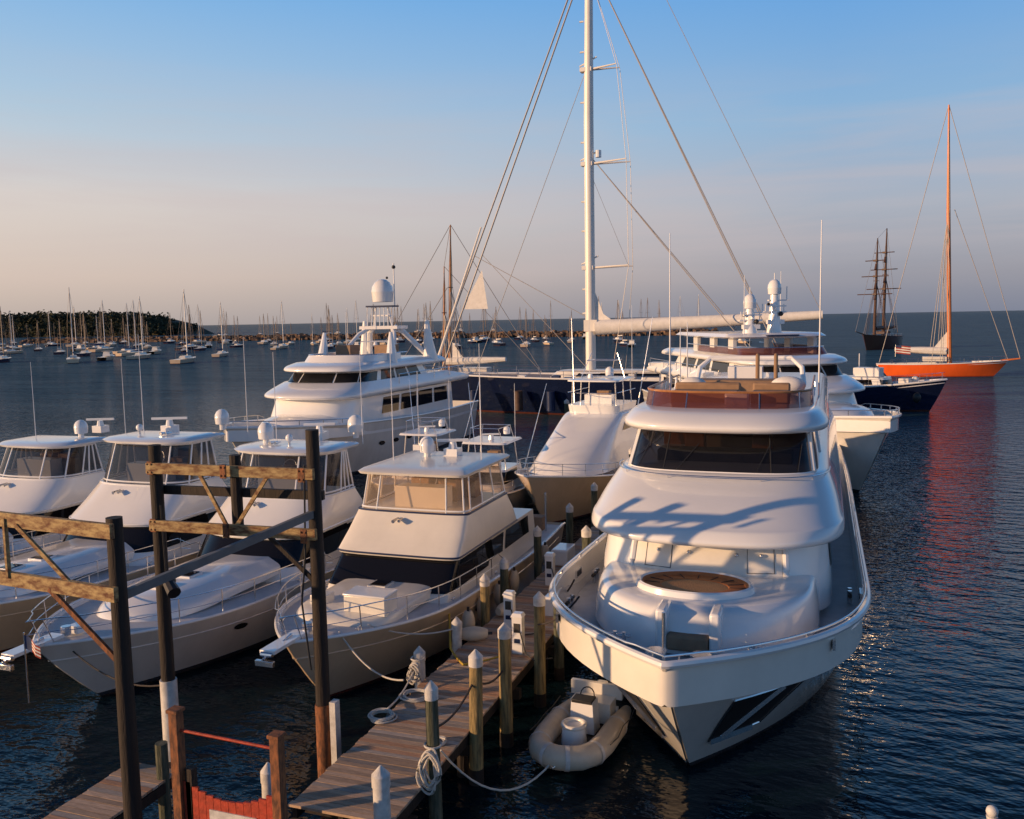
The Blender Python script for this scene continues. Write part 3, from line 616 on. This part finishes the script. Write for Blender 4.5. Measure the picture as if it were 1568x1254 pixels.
def flag(ox,oy,z,sz=.9):
    par=empty('us_flag',(ox,oy,z)); mb=MB(); mb.cyl((0,0,-1.4),(0,0,.35),.02,STEEL,n=6)
    n=7
    for i in range(n):
        z0=.3-.085*i*sz
        rows=[[(x*sz,.05*math.sin(x*6),z0-.25*x) for x in (0,.25,.5,.75,1)],[(x*sz,.05*math.sin(x*6),z0-.085*sz-.25*x) for x in (0,.25,.5,.75,1)]]
        mb.grid(rows,RED if i%2==0 else CANV)
    mb.grid([[(x*sz,.05*math.sin(x*6)-.01,.302-.25*x) for x in(0,.2,.4)],[(x*sz,.05*math.sin(x*6)-.01,-.04-.25*x) for x in(0,.2,.4)]],BLUE)
    mb.build('pole_and_cloth',par)
flag(-18.0,15.5,2.4,.5); flag(9.6,140,5.0,2.0)
cache={}
def fleet():
    protos=[]
    for v in range(4):
        L=8.5+v*1.1; h=Hull(L,2.7,1.2,.95,1.2,L*.5,L*.55,bh=.08,flare=.6,wlf=.7); mb=MB()
        us=[i/10 for i in range(11)]; ks=[0,.35,.6,1]; hm=[H_CREAM,H_NAVY,H_NAVY,H_CREAM][v]
        rows=[[h.pt(k,u,-1) for k in ks[::-1]]+[h.pt(k,u,1) for k in ks] for u in us]; mb.grid(rows,hm)
        n=len(rows[0]); mb.face([10*n+i for i in range(n)],hm)
        mb.grid([[h.pt(1,u,-1),h.pt(1,u,1)] for u in us],CREAM)
        mb.box((0,L*.5,1.4),(1.5,L*.35,.5),CREAM,taper=.8)
        H_=12+v*1.6; mb.tube([(0,L*.4,1.1),(0,L*.41,H_)],[.14,.1],ALU if v==3 else MASTD,6)
        mb.tube([(0,L*.42,2.2),(0,L*.85,2.35)],[.22,.14],[BLUE,CANV,BLUE,BLUE][v],6)
        mb.cyl((-.8,L*.4,H_*.55),(.8,L*.4,H_*.55),.05,MASTD,n=4)
        for a in((0,.1,1.2),(0,L-.1,1.0)): mb.cyl(a,(0,L*.41,H_*.98),.03,MASTD,n=4)
        for s in(-1,1): mb.tube([(s*1.2,L*.42,1.1),(s*.8,L*.4,H_*.55),(0,L*.41,H_*.97)],.025,MASTD,4)
        protos.append(mb)
    placed=[]; rnd=random.Random(3); specs=[]
    for i in range(84):
        for _ in range(30):
            y=rnd.uniform(195,430); ra=rnd.uniform(-1.18,-.40) if rnd.random()<.88 else rnd.uniform(-.4,-.2)
            if ra>-.75 and y<300: y+=90
            x=ra*y
            if all((x-a)**2+(y-c)**2>15**2 for a,c in placed): break
        placed.append((x,y)); specs.append((x,y,rnd.randrange(4),rnd.uniform(.85,1.3)))
    for i in range(34):
        y=rnd.uniform(520,760); x=rnd.uniform(-.78,-.12)*y; specs.append((x,y,rnd.randrange(4),rnd.uniform(1.1,1.7)))
    for x,y,v,s in specs:
        if v not in cache:
            o=protos[v].build('moored_sailboat',None); cache[v]=o.data
        else:
            o=link(bpy.data.objects.new('moored_sailboat',cache[v]))
        o.location=(x,y,0); o.rotation_euler=(0,0,rad(200)+rnd.uniform(-.45,.45)); o.scale=(s,s,s)
    mb=MB(); h=Hull(8,2.7,1.3,.9,1,3.5,4,bh=.08); us=[i/10 for i in range(11)]; ks=[0,.4,1]
    mb.grid([[h.pt(k,u,-1) for k in ks[::-1]]+[h.pt(k,u,1) for k in ks] for u in us],H_CREAM); mb.grid([[h.pt(1,u,-1),h.pt(1,u,1)] for u in us],CREAM)
    mb.box((0,3.4,1.7),(1.9,2.4,1.1),CREAM,taper=.8); mb.box((0,3.3,1.9),(1.95,2.0,.35),GLASS,taper=.85); mb.box((0,3.6,2.4),(2,2.6,.08),GEL)
    first=mb.build('moored_motorboat',None); me=first.data; first.location=(-170,300,0)
    for x,y in((-205,215),(-228,262),(-260,330),(-150,372),(-62,300),(-30,330),(-300,300),(-110,420),(-200,400)):
        o=link(bpy.data.objects.new('moored_motorboat',me)); o.location=(x,y,0); o.rotation_euler=(0,0,rad(200)+random.uniform(-.5,.5)); s=random.uniform(.9,1.3); o.scale=(s,s,s)
fleet()
def breakwater():
    mb=MB(); rnd=random.Random(5)
    for i in range(2000):
        t=rnd.random(); x=lerp(-500,-55,t); y=lerp(450,482,t); q=rnd.uniform(-1,1); z=(1-abs(q))*3.0; r_=rnd.uniform(.9,2.1)
        M=Matrix.Rotation(rnd.uniform(0,6),3,'Z')@Matrix.Rotation(rnd.uniform(-.5,.5),3,'X')
        mb.box((x,y+q*6,z*.8+rnd.uniform(-.4,.5)),(r_*1.6,r_*1.2,r_*1.1),ROCK,rot=M,taper=rnd.uniform(.6,.9))
    mb.build('breakwater',None,smooth=0)
breakwater()
def headland():
    mb=MB(); rows=[]; nx=70; ny=12; X1=-645
    def hgt(x):
        e=min(1,max(0,(X1-4-x)/60)); return 18*e**.6*(1+.10*math.sin(x*.021)+.07*math.sin(x*.057))
    for j in range(ny+1):
        v=j/ny; rows.append([(lerp(-2400,X1,i/nx),800+lerp(-60,120,v)*(1-.7*(i/nx)**4)+14*math.sin(i*.5), hgt(lerp(-2400,X1,i/nx))*min(1,v*5)*(1 if v<1 else 0)-1.0*(v==0)) for i in range(nx+1)])
    mb.grid(rows,EARTH); mb.build('headland',None)
    mb=MB(); rnd=random.Random(9)
    for c in range(3000):
        x=lerp(-1300,X1-10,rnd.random()**.8); y=760+rnd.uniform(-25,60); g=hgt(x)*(.25 if y<750 else .8)
        th=rnd.uniform(8,15)*(1 if x<X1-40 else .55); R=rnd.uniform(3,6)
        for k in range(8):
            a=rnd.uniform(0,6.28); rr=R*rnd.random()**.5; zz=g+th*rnd.uniform(-.3,1)*(1-.3*rr/R)
            s=rnd.uniform(1.2,2.8); cx,cy=x+rr*math.cos(a),y+rr*math.sin(a)
            vs=[(cx+rnd.uniform(-s,s),cy+rnd.uniform(-s,s),zz+rnd.uniform(-s,s)*.8) for _ in range(5)]
            mb.add(vs,[(0,1,2),(0,2,3),(1,3,4),(0,4,1)],LEAF)
    mb.build('distant_tree_line',None,smooth=0)
headland()
# ------------------------------------------------------------------ water
W_,nt,b=newmat('sea_water')
b.inputs['Base Color'].default_value=(.003,.011,.018,1); b.inputs['Roughness'].default_value=.05; b.inputs['IOR'].default_value=1.333
tc=nt.nodes.new('ShaderNodeTexCoord')
def wn(scale,ms,detail,rough=.55):
    mp=nt.nodes.new('ShaderNodeMapping'); mp.inputs['Scale'].default_value=ms; mp.inputs['Rotation'].default_value=(0,0,.5)
    n=nt.nodes.new('ShaderNodeTexNoise'); n.inputs['Scale'].default_value=scale; n.inputs['Detail'].default_value=detail; n.inputs['Roughness'].default_value=rough
    nt.links.new(tc.outputs['Object'],mp.inputs[0]); nt.links.new(mp.outputs[0],n.inputs[0]); return n
n1=wn(.9,(1,1.8,1),3); n2=wn(3.2,(1,1.5,1),2); n3=wn(.03,(1,2.2,1),3)
ln=nt.nodes.new('ShaderNodeVectorMath'); ln.operation='LENGTH'; nt.links.new(tc.outputs['Object'],ln.inputs[0])
far=nt.nodes.new('ShaderNodeMapRange'); far.inputs[1].default_value=18; far.inputs[2].default_value=90; far.inputs[3].default_value=.17; far.inputs[4].default_value=1.0; nt.links.new(ln.outputs['Value'],far.inputs[0])
b1=nt.nodes.new('ShaderNodeBump'); b1.inputs['Distance'].default_value=.8
r3=ramp(nt,n3.outputs[0],[(.35,.5),(.65,1.0)]); ml=nt.nodes.new('ShaderNodeMath'); ml.operation='MULTIPLY'; nt.links.new(r3.outputs[0],ml.inputs[0]); nt.links.new(far.outputs[0],ml.inputs[1]); nt.links.new(ml.outputs[0],b1.inputs['Strength']); nt.links.new(n1.outputs[0],b1.inputs['Height'])
b2=nt.nodes.new('ShaderNodeBump'); b2.inputs['Distance'].default_value=.05; b2.inputs['Strength'].default_value=.4
nt.links.new(n2.outputs[0],b2.inputs['Height']); nt.links.new(b1.outputs[0],b2.inputs['Normal']); nt.links.new(b2.outputs[0],b.inputs['Normal'])
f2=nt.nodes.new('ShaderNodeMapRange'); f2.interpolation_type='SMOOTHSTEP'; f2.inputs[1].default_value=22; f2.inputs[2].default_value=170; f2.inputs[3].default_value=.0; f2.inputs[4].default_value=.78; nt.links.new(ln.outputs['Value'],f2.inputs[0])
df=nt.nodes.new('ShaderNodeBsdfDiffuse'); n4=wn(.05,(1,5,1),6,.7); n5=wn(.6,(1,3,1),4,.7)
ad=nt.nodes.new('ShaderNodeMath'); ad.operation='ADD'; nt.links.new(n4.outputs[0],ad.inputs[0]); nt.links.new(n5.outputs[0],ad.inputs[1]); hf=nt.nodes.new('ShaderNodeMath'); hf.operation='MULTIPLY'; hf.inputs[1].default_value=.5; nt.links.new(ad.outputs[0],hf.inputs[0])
dr=ramp(nt,hf.outputs[0],[(.38,(.014,.055,.095)),(.62,(.075,.16,.21))]); nt.links.new(dr.outputs[0],df.inputs[0])  # painted blue mixed in with distance, standing in for sky reflected by far waves
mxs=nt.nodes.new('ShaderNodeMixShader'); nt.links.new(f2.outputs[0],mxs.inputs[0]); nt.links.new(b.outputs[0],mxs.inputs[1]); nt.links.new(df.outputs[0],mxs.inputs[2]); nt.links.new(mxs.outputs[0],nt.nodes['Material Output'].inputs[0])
mb=MB(); K=30000
mb.add([(-K,-200,0),(K,-200,0),(K,K,0),(-K,K,0)],[(0,1,2,3)],W_); mb.build('sea_water',None,smooth=0)
# ------------------------------------------------------------------ dock
def planks(name,x0,x1,y0,y1,z,par,along='x'):
    mb=MB(); cols=[]; y=y0; w=.145
    while y<y1-.05:
        dz=random.uniform(-.004,.004); jx=random.uniform(0,.05)
        mb.box(((x0+x1)/2+jx/2,y+w/2,z-.025+dz),(x1-x0-jx,w-.014,.05),PLANK)
        r=random.random(); t=random.uniform(.65,1.2); c=(.54*t,.38*t,.26*t) if r<.6 else ((.44*t,.37*t,.31*t) if r<.85 else (.55*t,.31*t,.18*t))
        cols+= [c]*6; y+=w
    me=bpy.data.meshes.new(name); me.from_pydata(mb.v,[],mb.f); me.materials.append(PLANK)
    ca=me.color_attributes.new('tone','FLOAT_COLOR','CORNER')
    for p in me.polygons:
        for l in p.loop_indices: ca.data[l].color=(*cols[p.index],1)
    o=link(bpy.data.objects.new(name,me)); o.parent=par
par=empty('wooden_dock',(0,0,0)); planks('deck_planks',-9.2,-7.1,13.2,62,1.2,par)
mb=MB()
for x in(-9.12,-8.15,-7.18): mb.box((x,37.6,1.03),(.1,48.6,.28),DRKPOST)
y=14
while y<62: mb.box((-8.15,y,.75),(2.3,.2,.24),DRKPOST); [mb.cyl((x,y+.2,-1.5),(x,y+.2,.9),.13,DRKPOST) for x in(-8.9,-7.4)]; y+=3
mb.build('stringers',par)
def pile(x,y,z,r=.15,m=PILE,cap=True):
    par=empty('dock_piling',(x,y,0),random.uniform(0,6)); mb=MB()
    lx,ly=random.uniform(-.04,.04),random.uniform(-.03,.03)
    mb.tube([(0,0,-1.5),(lx*.3,0,.3),(lx,ly,z-.28)],[r*1.08,r*1.04,r*.95],m,14)
    mb.tube([(0,0,-.6),(lx*.3,0,.35)],[r*1.13,r*1.07],DRKPOST,14); mb.build('timber',par)
    if cap:
        mb=MB(); mb.tube([(lx,ly,z-.36),(lx,ly,z-.16),(lx,ly,z)],[r*1.06,r*1.06,.015],CAP,14); mb.build('cone_cap',par)
for a in[(-6.9,12.6,2.6,.15,CAP),(-6.95,14.8,3.2,.13,PILEG),(-7.0,17.0,3.0),(-6.95,18.8,3.0),(-6.85,21.1,3.05),(-6.85,22.9,3.0,.14,PILEG),(-9.35,19.2,2.0,.14,CAP),(-9.35,21.5,2.0,.14,CAP),
  (-9.3,12.8,2.2,.13,CAP),(-7.0,26.6,3.5,.15,PILEG),(-7.05,29,3.6,.15,PILEG),(-7.1,32,3.6,.15,PILEG),(-9.4,25.5,2.6,.14,PILEG),(-9.4,29,2.8,.14,PILEG),(-9.4,33,2.8,.14,PILEG),(-9.4,37,2.9,.14,PILEG),
  (-7.1,38,3.4,.15,PILEG),(-7.1,44,3.4,.15,PILEG),(-9.4,45,3.3,.15,PILEG),(-9.4,52,3.3,.15,PILEG),(-15.4,35.8,3.2,.15,PILEG),(-21.5,36,3.2,.15,PILEG),(-27.6,36.5,3.2,.15,PILEG),(-9.3,23.6,2.6,.14,PILE),
  (-20,70,3.4,.2,PILEG),(-18.5,66,3.4,.2,PILEG),(-16.5,63,3.4,.2,PILEG)]:
    pile(*a)
def pedestal(x,y):
    par=empty('power_pedestal',(x,y,1.2)); mb=MB(); mb.box((0,0,.5),(.28,.24,1.0),GEL); mb.box((0,0,1.04),(.34,.3,.1),GEL,taper=.7); mb.box((0,-.125,.7),(.18,.02,.25),DARKIN); mb.box((0,-.125,.35),(.16,.02,.12),NAVYC)
    mb.tube([(.1,-.14,.6),(.3,-.3,.1),(.6,-.5,.03),(1.0,-.2,.03)],.02,BLACK,6); mb.build('cabinet',par,bevel=.02)
for x,y in((-7.55,21.5),(-8.4,23.2),(-8.5,27.5),(-7.6,33)): pedestal(x,y)
def dockbox(x,y,m=GEL):
    par=empty('dock_box',(x,y,1.2)); mb=MB(); mb.box((0,0,.25),(.6,1.1,.5),m); mb.box((0,0,.53),(.64,1.15,.08),m,taper=.9); mb.build('chest',par,bevel=.03)
dockbox(-7.5,25); dockbox(-8.85,30.3); dockbox(-7.5,36); dockbox(-8.8,40)
def fender(x,y,z,ax=(0,0,1),r=.2,l=.7,m=TUBE):
    par=empty('fender',(x,y,z)); a=Vector(ax).normalized(); mb=MB()
    P=[a*(-l/2+l*i/8) for i in range(9)]; mb.tube(P,[r*max(.25,math.sin(math.pi*(i/8*.86+.07))**.4) for i in range(9)],m,14); mb.cyl(a*(l/2-.02),a*(l/2+.12),.04,BLACK); mb.build('body',par)
fender(-9.0,21.9,1.42,(1,.4,0),.2,.8); fender(-9.6,23,1.3); fender(-9.75,26,1.2); fender(-8.9,24.2,1.4,(.3,1,0))
for y in (24,27,30.5): fender(-9.8,y+.6,1.2,r=.17)
for y in (26,28.4,31): fender(-6.5,y,1.5,r=.22,l=1.1,m=BLACK)
def rope(name,pts,sag,r=.022,m=ROPE):
    mb=MB(); P=[]
    for i in range(len(pts)-1):
        a=Vector(pts[i]); b_=Vector(pts[i+1])
        for k in range(13): t=k/12; P.append(a.lerp(b_,t)-Vector((0,0,4*sag*t*(1-t))))
    P=[p for i,p in enumerate(P) if i==0 or (p-P[i-1]).length>1e-4]
    mb.tube(P,r,m,6); return mb.build(name,None)
rope('mooring_line',[(-11.6,19.2,2.15),(-9.35,18.3,1.5)],.35); rope('mooring_line',[(-9.4,19.2,1.6),(-9.2,17.2,1.3)],.15); rope('mooring_line',[(-11.2,20,2.1),(-9.35,21.4,1.7)],.2)
rope('mooring_line',[(-6.95,14.8,2.25),(-7.0,17,2.3),(-6.95,18.8,1.9)],.2,.025,DROPE); rope('mooring_line',[(-7.0,15.2,1.6),(-5.4,17.5,.5)],.75); rope('mooring_line',[(-6.9,21,2.2),(-5.6,20.5,3.2)],.2,.025,DROPE)
rope('mooring_line',[(-18.6,17.0,2.1),(-14.1,15.9,1.8)],.5,.02,DROPE); rope('mooring_line',[(-6.85,22.9,2.3),(-6.0,21.5,3.3)],.1,.025,DROPE)
rope('shore_power_cable',[(-7.7,21.3,1.25),(-8.6,20.2,1.24),(-9.3,21.0,1.3),(-10.2,23.0,1.7)],.04,.03,mat('yellow_cable',(.5,.35,.04),.6))
def coil(x,y,z,R,n,vert=True):
    par=empty('coiled_rope',(x,y,z)); mb=MB()
    for i in range(n):
        r_=R*random.uniform(.7,1.1); P=[]; ph=random.uniform(0,6); ox=random.uniform(-.05,.05); tw=random.uniform(-.3,.3)
        for k in range(22):
            a=2*math.pi*k/22
            if vert: 
                X=r_*.6*math.cos(a)+.03*math.sin(3*a+ph)+ox; Z=r_*1.2*math.sin(a)
                P.append((X+Z*tw*.3,-.17-.03*(i%4),Z-.05*i*.3))
            else: P.append((r_*math.cos(a)+ox,r_*math.sin(a)+.02*math.sin(2*a+ph),.03+.03*(i//2)))
        mb.tube(P,.02,ROPE,6,closed=True)
    if vert: mb.tube([(.16*math.cos(a),.16*math.sin(a),R*1.0) for a in [k*math.pi/8 for k in range(16)]],.022,ROPE,6,closed=True)
    mb.build('loops',par)
coil(-6.95,14.75,1.6,.34,11); coil(-9.2,16.9,1.2,.32,6,False); coil(-9.35,19.1,1.5,.24,8); coil(-8.95,18.1,1.2,.3,5,False); coil(-7.5,16.2,1.2,.16,4,False)
# ------------------------------------------------------------------ inflatable dinghy
def dinghy():
    par=empty('inflatable_dinghy',(-5.35,17.45,.0),rad(-4)); mb=MB(); R=.26
    P=[(-.68,3.2,.42),(-.70,2.2,.42),(-.70,1.3,.43),(-.64,.75,.46),(-.47,.38,.5),(-.2,.2,.52),(0,.15,.53),(.2,.2,.52),(.47,.38,.5),(.64,.75,.46),(.70,1.3,.43),(.70,2.2,.42),(.68,3.2,.42)]
    mb.tube(P,[.12]+[R]*11+[.12],TUBE,16)
    for i in(1,3,5,7,9,11): 
        a=Vector(P[i]); d=(Vector(P[min(i+1,12)])-Vector(P[i-1])).normalized()*.05; mb.tube([a-d,a+d],R+.008,CAP,16,caps=False)
    mb.build('tubes',par)
    mb=MB(); mb.add([(-.5,.6,.35),(.5,.6,.35),(.5,2.9,.3),(-.5,2.9,.3),(0,.35,.1),(0,2.9,-.15),(-.55,2.9,.2),(.55,2.9,.2)],[(0,1,2,3),(0,4,5,6),(1,7,5,4),(0,6,3),(1,2,7)],DARKIN)
    mb.box((0,2.9,.35),(1.1,.08,.5),GEL); mb.build('rigid_floor',par)
    mb=MB(); mb.cyl((0,1.25,.35),(0,1.25,.78),.30,GEL,.27,18); mb.tube([(.25*math.cos(a),1.25+.25*math.sin(a),.8) for a in [k*math.pi/9 for k in range(18)]],.055,CREAM,8,closed=True)
    mb.box((0,2.0,.72),(.62,.45,.75),GEL,taper=.85); mb.box((0,1.95,1.1),(.5,.35,.08),BLACK); mb.tube([(.17*math.cos(a),2.22+.06*math.sin(a),1.1+.17*math.sin(a)) for a in [k*math.pi/7 for k in range(14)]],.018,BLACK,5,closed=True)
    mb.box((0,2.65,.6),(1.0,.5,.5),CREAM); mb.box((0,2.95,.95),(1.3,.12,.35),CREAM); mb.build('console_and_seat',par,bevel=.05)
    mb=MB(); mb.box((0,3.3,.75),(.36,.4,.5),GEL,taper=.8); mb.box((0,3.3,.2),(.14,.2,.9),BLACK); mb.build('outboard_motor',par,bevel=.06)
    mb=MB(); mb.cyl((0,.12,.58),(0,-.04,.5),.05,BLACK); mb.tube([(-.05,-.1,.46),(0,-.12,.42),(.05,-.1,.46)],.02,STEEL); 
    for s in(-1,1): mb.tube([(s*.96,.95+.5*i,.62) if i%2==0 else (s*.98,.95+.5*i,.56) for i in range(5)],.014,BLACK,5)
    mb.build('bow_eye_and_grab_line',par)
dinghy()
# ------------------------------------------------------------------ frame on the left
def frame():
    par=empty('pier_gantry_frame',(0,0,0)); A=(-11.45,11.8); B=(-14.15,15.9); C=(-10.25,16.2); A2=(-17.2,12.2)
    mb=MB()
    for (x,y),zt in((A,6.75),(B,7.35),(C,7.75),(A2,6.8)): mb.tube([(x,y,-1.5),(x,y,3),(x,y,zt)],[.16,.155,.14],DRKPOST,12)
    mb.tube([(-12.2,16.15,5.4),(-12.2,16.15,7.15)],.13,DRKPOST,10)
    mb.build('posts',par)
    mb=MB()
    for z in(6.85,5.55): mb.beam((B[0]-.1,B[1]-.16,z),(C[0]+.1,C[1]-.16,z-.03),.1,.24,RUST); 
    for z in(6.3,): mb.beam((B[0]-.1,B[1]+.2,z),(C[0]+.1,C[1]+.2,z),.12,.2,DRKPOST)
    for z in(6.55,5.45): mb.beam((A2[0],A2[1]-.18,z+.05),(A[0]+.12,A[1]-.18,z),.1,.26,RUST)
    for z in(6.85,5.55):
        for x in(-14.15,-12.2,-10.25): mb.box((x,15.72,z),(.16,.03,.3),RUSTO); [mb.ball((x+dx,15.70,z+dz),.025,RUSTO,n=6) for dx in(-.05,.05) for dz in(-.09,.09)]
    mb.build('cross_beams',par,bevel=.008)
    mb=MB()
    mb.beam((-13.0,15.9,6.8),(-12.3,15.9,5.6),.05,.08,RUST); mb.beam((-11.2,15.95,6.8),(-12.1,15.95,5.6),.05,.08,RUST)
    mb.beam((-11.4,16.0,5.5),(-10.3,16.1,4.5),.06,.09,DRKPOST); mb.beam((-13.9,11.75,5.5),(-13.9,11.75,6.6),.05,.08,RUST)
    mb.beam((-12.9,11.7,5.4),(-11.5,11.75,4.2),.06,.09,RUSTO); mb.beam((-13.6,11.72,6.5),(-12.4,11.72,5.5),.05,.08,RUST)
    mb.beam((A[0],A[1]+.1,5.35),(C[0],C[1]-.1,5.95),.10,.16,mat('galvanised_channel',(.16,.17,.18),.6,.3))
    mb.build('braces',par)
    mb=MB()
    mb.cyl((B[0],B[1],-.5),(B[0],B[1],1.9),.19,CAP,n=14); mb.box((C[0]+.28,C[1],.7),(.14,.2,2.2),CAP); mb.cyl((C[0],C[1],-.5),(C[0],C[1],1.7),.18,RUSTO,n=14)
    mb.build('pile_jackets',par)
    mb=MB(); mb.ball((-13.75,15.6,4.35),.16,BLACK,(1.3,1,.9)); mb.cyl((-13.75,15.6,4.35),(-13.4,15.4,4.15),.12,BLACK,.15)
    mb.tube([(C[0]-.16,C[1]-.1,7.0),(C[0]-.2,C[1]-.15,5),(C[0]-.3,C[1]-.2,4.0),(C[0]-.17,C[1]-.15,2.5)],.02,BLACK,6); mb.tube([(B[0]+.16,B[1]-.1,6.0),(B[0]+.25,B[1]-.15,4.4)],.02,BLACK,6); mb.build('floodlight',par)
frame()
par=empty('timber_walkway',(0,0,0)); 
mb=MB(); mb.box((-12.6,11.9,1.02),(1.2,3.4,.2),DRKPOST); mb.cyl((-12.1,13.3,-1.5),(-12.1,13.3,1.9),.12,PILEG); mb.cyl((-13.0,13.4,-1.5),(-13,13.4,1.7),.12,PILEG); mb.build('joists',par)
planks('walkway_planks',-13.2,-12.0,10,13.6,1.2,par)
def gate():
    par=empty('gate_with_sign',(-9.0,11.3,0)); mb=MB()
    for x,zt in((-.95,3.7),(.98,3.55)): mb.box((x,0,zt/2),(.17,.17,zt),RUSTO); mb.box((x,0,zt+.03),(.22,.22,.06),RUSTO)
    mb.cyl((-.9,0,3.4),(.95,0,3.35),.025,RED); mb.box((-.75,.05,1.5),(.14,.14,2.5),DRKPOST); mb.build('posts',par,bevel=.01)
    mb=MB()
    for i in range(12):
        x0=-.86+i*.146; x=x0+.07; top=2.32+.28*(x/.9)**2; mb.box((x,0,(top+.9)/2),(.138,.04,top-.9),RED)
    mb.build('red_boards',par); mb=MB(); mb.box((.1,-.03,2.06),(.9,.02,.16),CAP); mb.build('name_plate',par)
gate()
par=empty('lamp_post',(2.1,12.1,0)); mb=MB(); mb.cyl((0,0,-1),(0,0,3.35),.07,CAP); mb.tube([(0,0,3.3),(0,0,3.45),(0,0,3.5),(0,0,3.6)],[.09,.1,.05,.07],CAP,12); mb.ball((0,0,3.66),.075,CAP); mb.build('post_and_finial',par)
# ------------------------------------------------------------------ world
sun_az=215; el=10.0
w=bpy.data.worlds.new('World'); S_.world=w; w.use_nodes=True; nt=w.node_tree; nt.nodes.clear()
out=nt.nodes.new('ShaderNodeOutputWorld'); bg=nt.nodes.new('ShaderNodeBackground'); sky=nt.nodes.new('ShaderNodeTexSky'); sky.sky_type='NISHITA'; sky.sun_disc=False
sky.sun_elevation=rad(el); sky.sun_rotation=rad(90-sun_az); sky.air_density=1.0; sky.dust_density=1.5; sky.ozone_density=1.5
bg.inputs[1].default_value=.10; nt.links.new(sky.outputs[0],bg.inputs[0])
tc=nt.nodes.new('ShaderNodeTexCoord'); sp=nt.nodes.new('ShaderNodeSeparateXYZ'); nt.links.new(tc.outputs['Generated'],sp.inputs[0])
up=ramp(nt,sp.outputs[2],[(0.0,(.23,.25,.33)),(.04,(.32,.32,.38)),(.11,(.42,.45,.53)),(.20,(.28,.47,.70)),(.36,(.10,.36,.80)),(.58,(.02,.07,.20)),(1,(.012,.04,.12))])
warm=ramp(nt,sp.outputs[2],[(0.0,(.52,.44,.40)),(.05,(.76,.60,.50)),(.13,(.78,.69,.63)),(.21,(.50,.64,.76)),(.36,(.18,.47,.85)),(.58,(.025,.08,.22)),(1,(.012,.04,.12))])
dt=nt.nodes.new('ShaderNodeVectorMath'); dt.operation='DOT_PRODUCT'; nt.links.new(tc.outputs['Generated'],dt.inputs[0]); dt.inputs[1].default_value=(math.cos(rad(165)),math.sin(rad(165)),0)
mr=nt.nodes.new('ShaderNodeMapRange'); mr.inputs[1].default_value=.25; mr.inputs[2].default_value=.98; nt.links.new(dt.outputs['Value'],mr.inputs[0])
mx=nt.nodes.new('ShaderNodeMixRGB'); nt.links.new(mr.outputs[0],mx.inputs[0]); nt.links.new(up.outputs[0],mx.inputs[1]); nt.links.new(warm.outputs[0],mx.inputs[2])
mp=nt.nodes.new('ShaderNodeMapping'); mp.inputs['Scale'].default_value=(1.2,1.2,13); cn=nt.nodes.new('ShaderNodeTexNoise'); cn.inputs['Scale'].default_value=1.6; cn.inputs['Detail'].default_value=7; cn.inputs['Roughness'].default_value=.55; cn.inputs['Distortion'].default_value=.4
nt.links.new(tc.outputs['Generated'],mp.inputs[0]); nt.links.new(mp.outputs[0],cn.inputs[0])
cr=ramp(nt,cn.outputs[0],[(.43,0),(.70,.6)]); band=ramp(nt,sp.outputs[2],[(.02,0),(.10,1),(.17,.7),(.27,0)])
mm=nt.nodes.new('ShaderNodeMath'); mm.operation='MULTIPLY'; nt.links.new(cr.outputs[0],mm.inputs[0]); nt.links.new(band.outputs[0],mm.inputs[1])
cl=nt.nodes.new('ShaderNodeMixRGB'); nt.links.new(mm.outputs[0],cl.inputs[0]); nt.links.new(mx.outputs[0],cl.inputs[1]); cl.inputs[2].default_value=(.62,.51,.51,1)
bg2=nt.nodes.new('ShaderNodeBackground'); nt.links.new(cl.outputs[0],bg2.inputs[0]); bg2.inputs[1].default_value=1.0
ms=nt.nodes.new('ShaderNodeMixShader'); ms.inputs[0].default_value=.92; nt.links.new(bg.outputs[0],ms.inputs[1]); nt.links.new(bg2.outputs[0],ms.inputs[2]); nt.links.new(ms.outputs[0],out.inputs[0])
sl=bpy.data.lights.new('sun','SUN'); sl.energy=5.0; sl.angle=rad(.6); sl.color=(1,.62,.33); so=link(bpy.data.objects.new('sun',sl))
sd=Vector((math.cos(rad(sun_az))*math.cos(rad(el)),math.sin(rad(sun_az))*math.cos(rad(el)),math.sin(rad(el)))); so.rotation_euler=sd.to_track_quat('Z','Y').to_euler(); so.location=(-30,-20,40)
# ------------------------------------------------------------------ camera
cam=bpy.data.cameras.new('camera'); cam.sensor_width=36; cam.lens=36*1358/1568; cam.clip_end=60000; cam.clip_start=.1
co=link(bpy.data.objects.new('camera',cam)); R=Matrix.Rotation(rad(19.5),3,'Z')@Matrix.Rotation(math.pi/2+rad(-5.8),3,'X')@Matrix.Rotation(-rad(1.05),3,'Z')
co.matrix_world=Matrix.Translation((0,0,10))@R.to_4x4(); S_.camera=co
S_.view_settings.view_transform='Standard'; S_.view_settings.look='None'; S_.view_settings.exposure=0
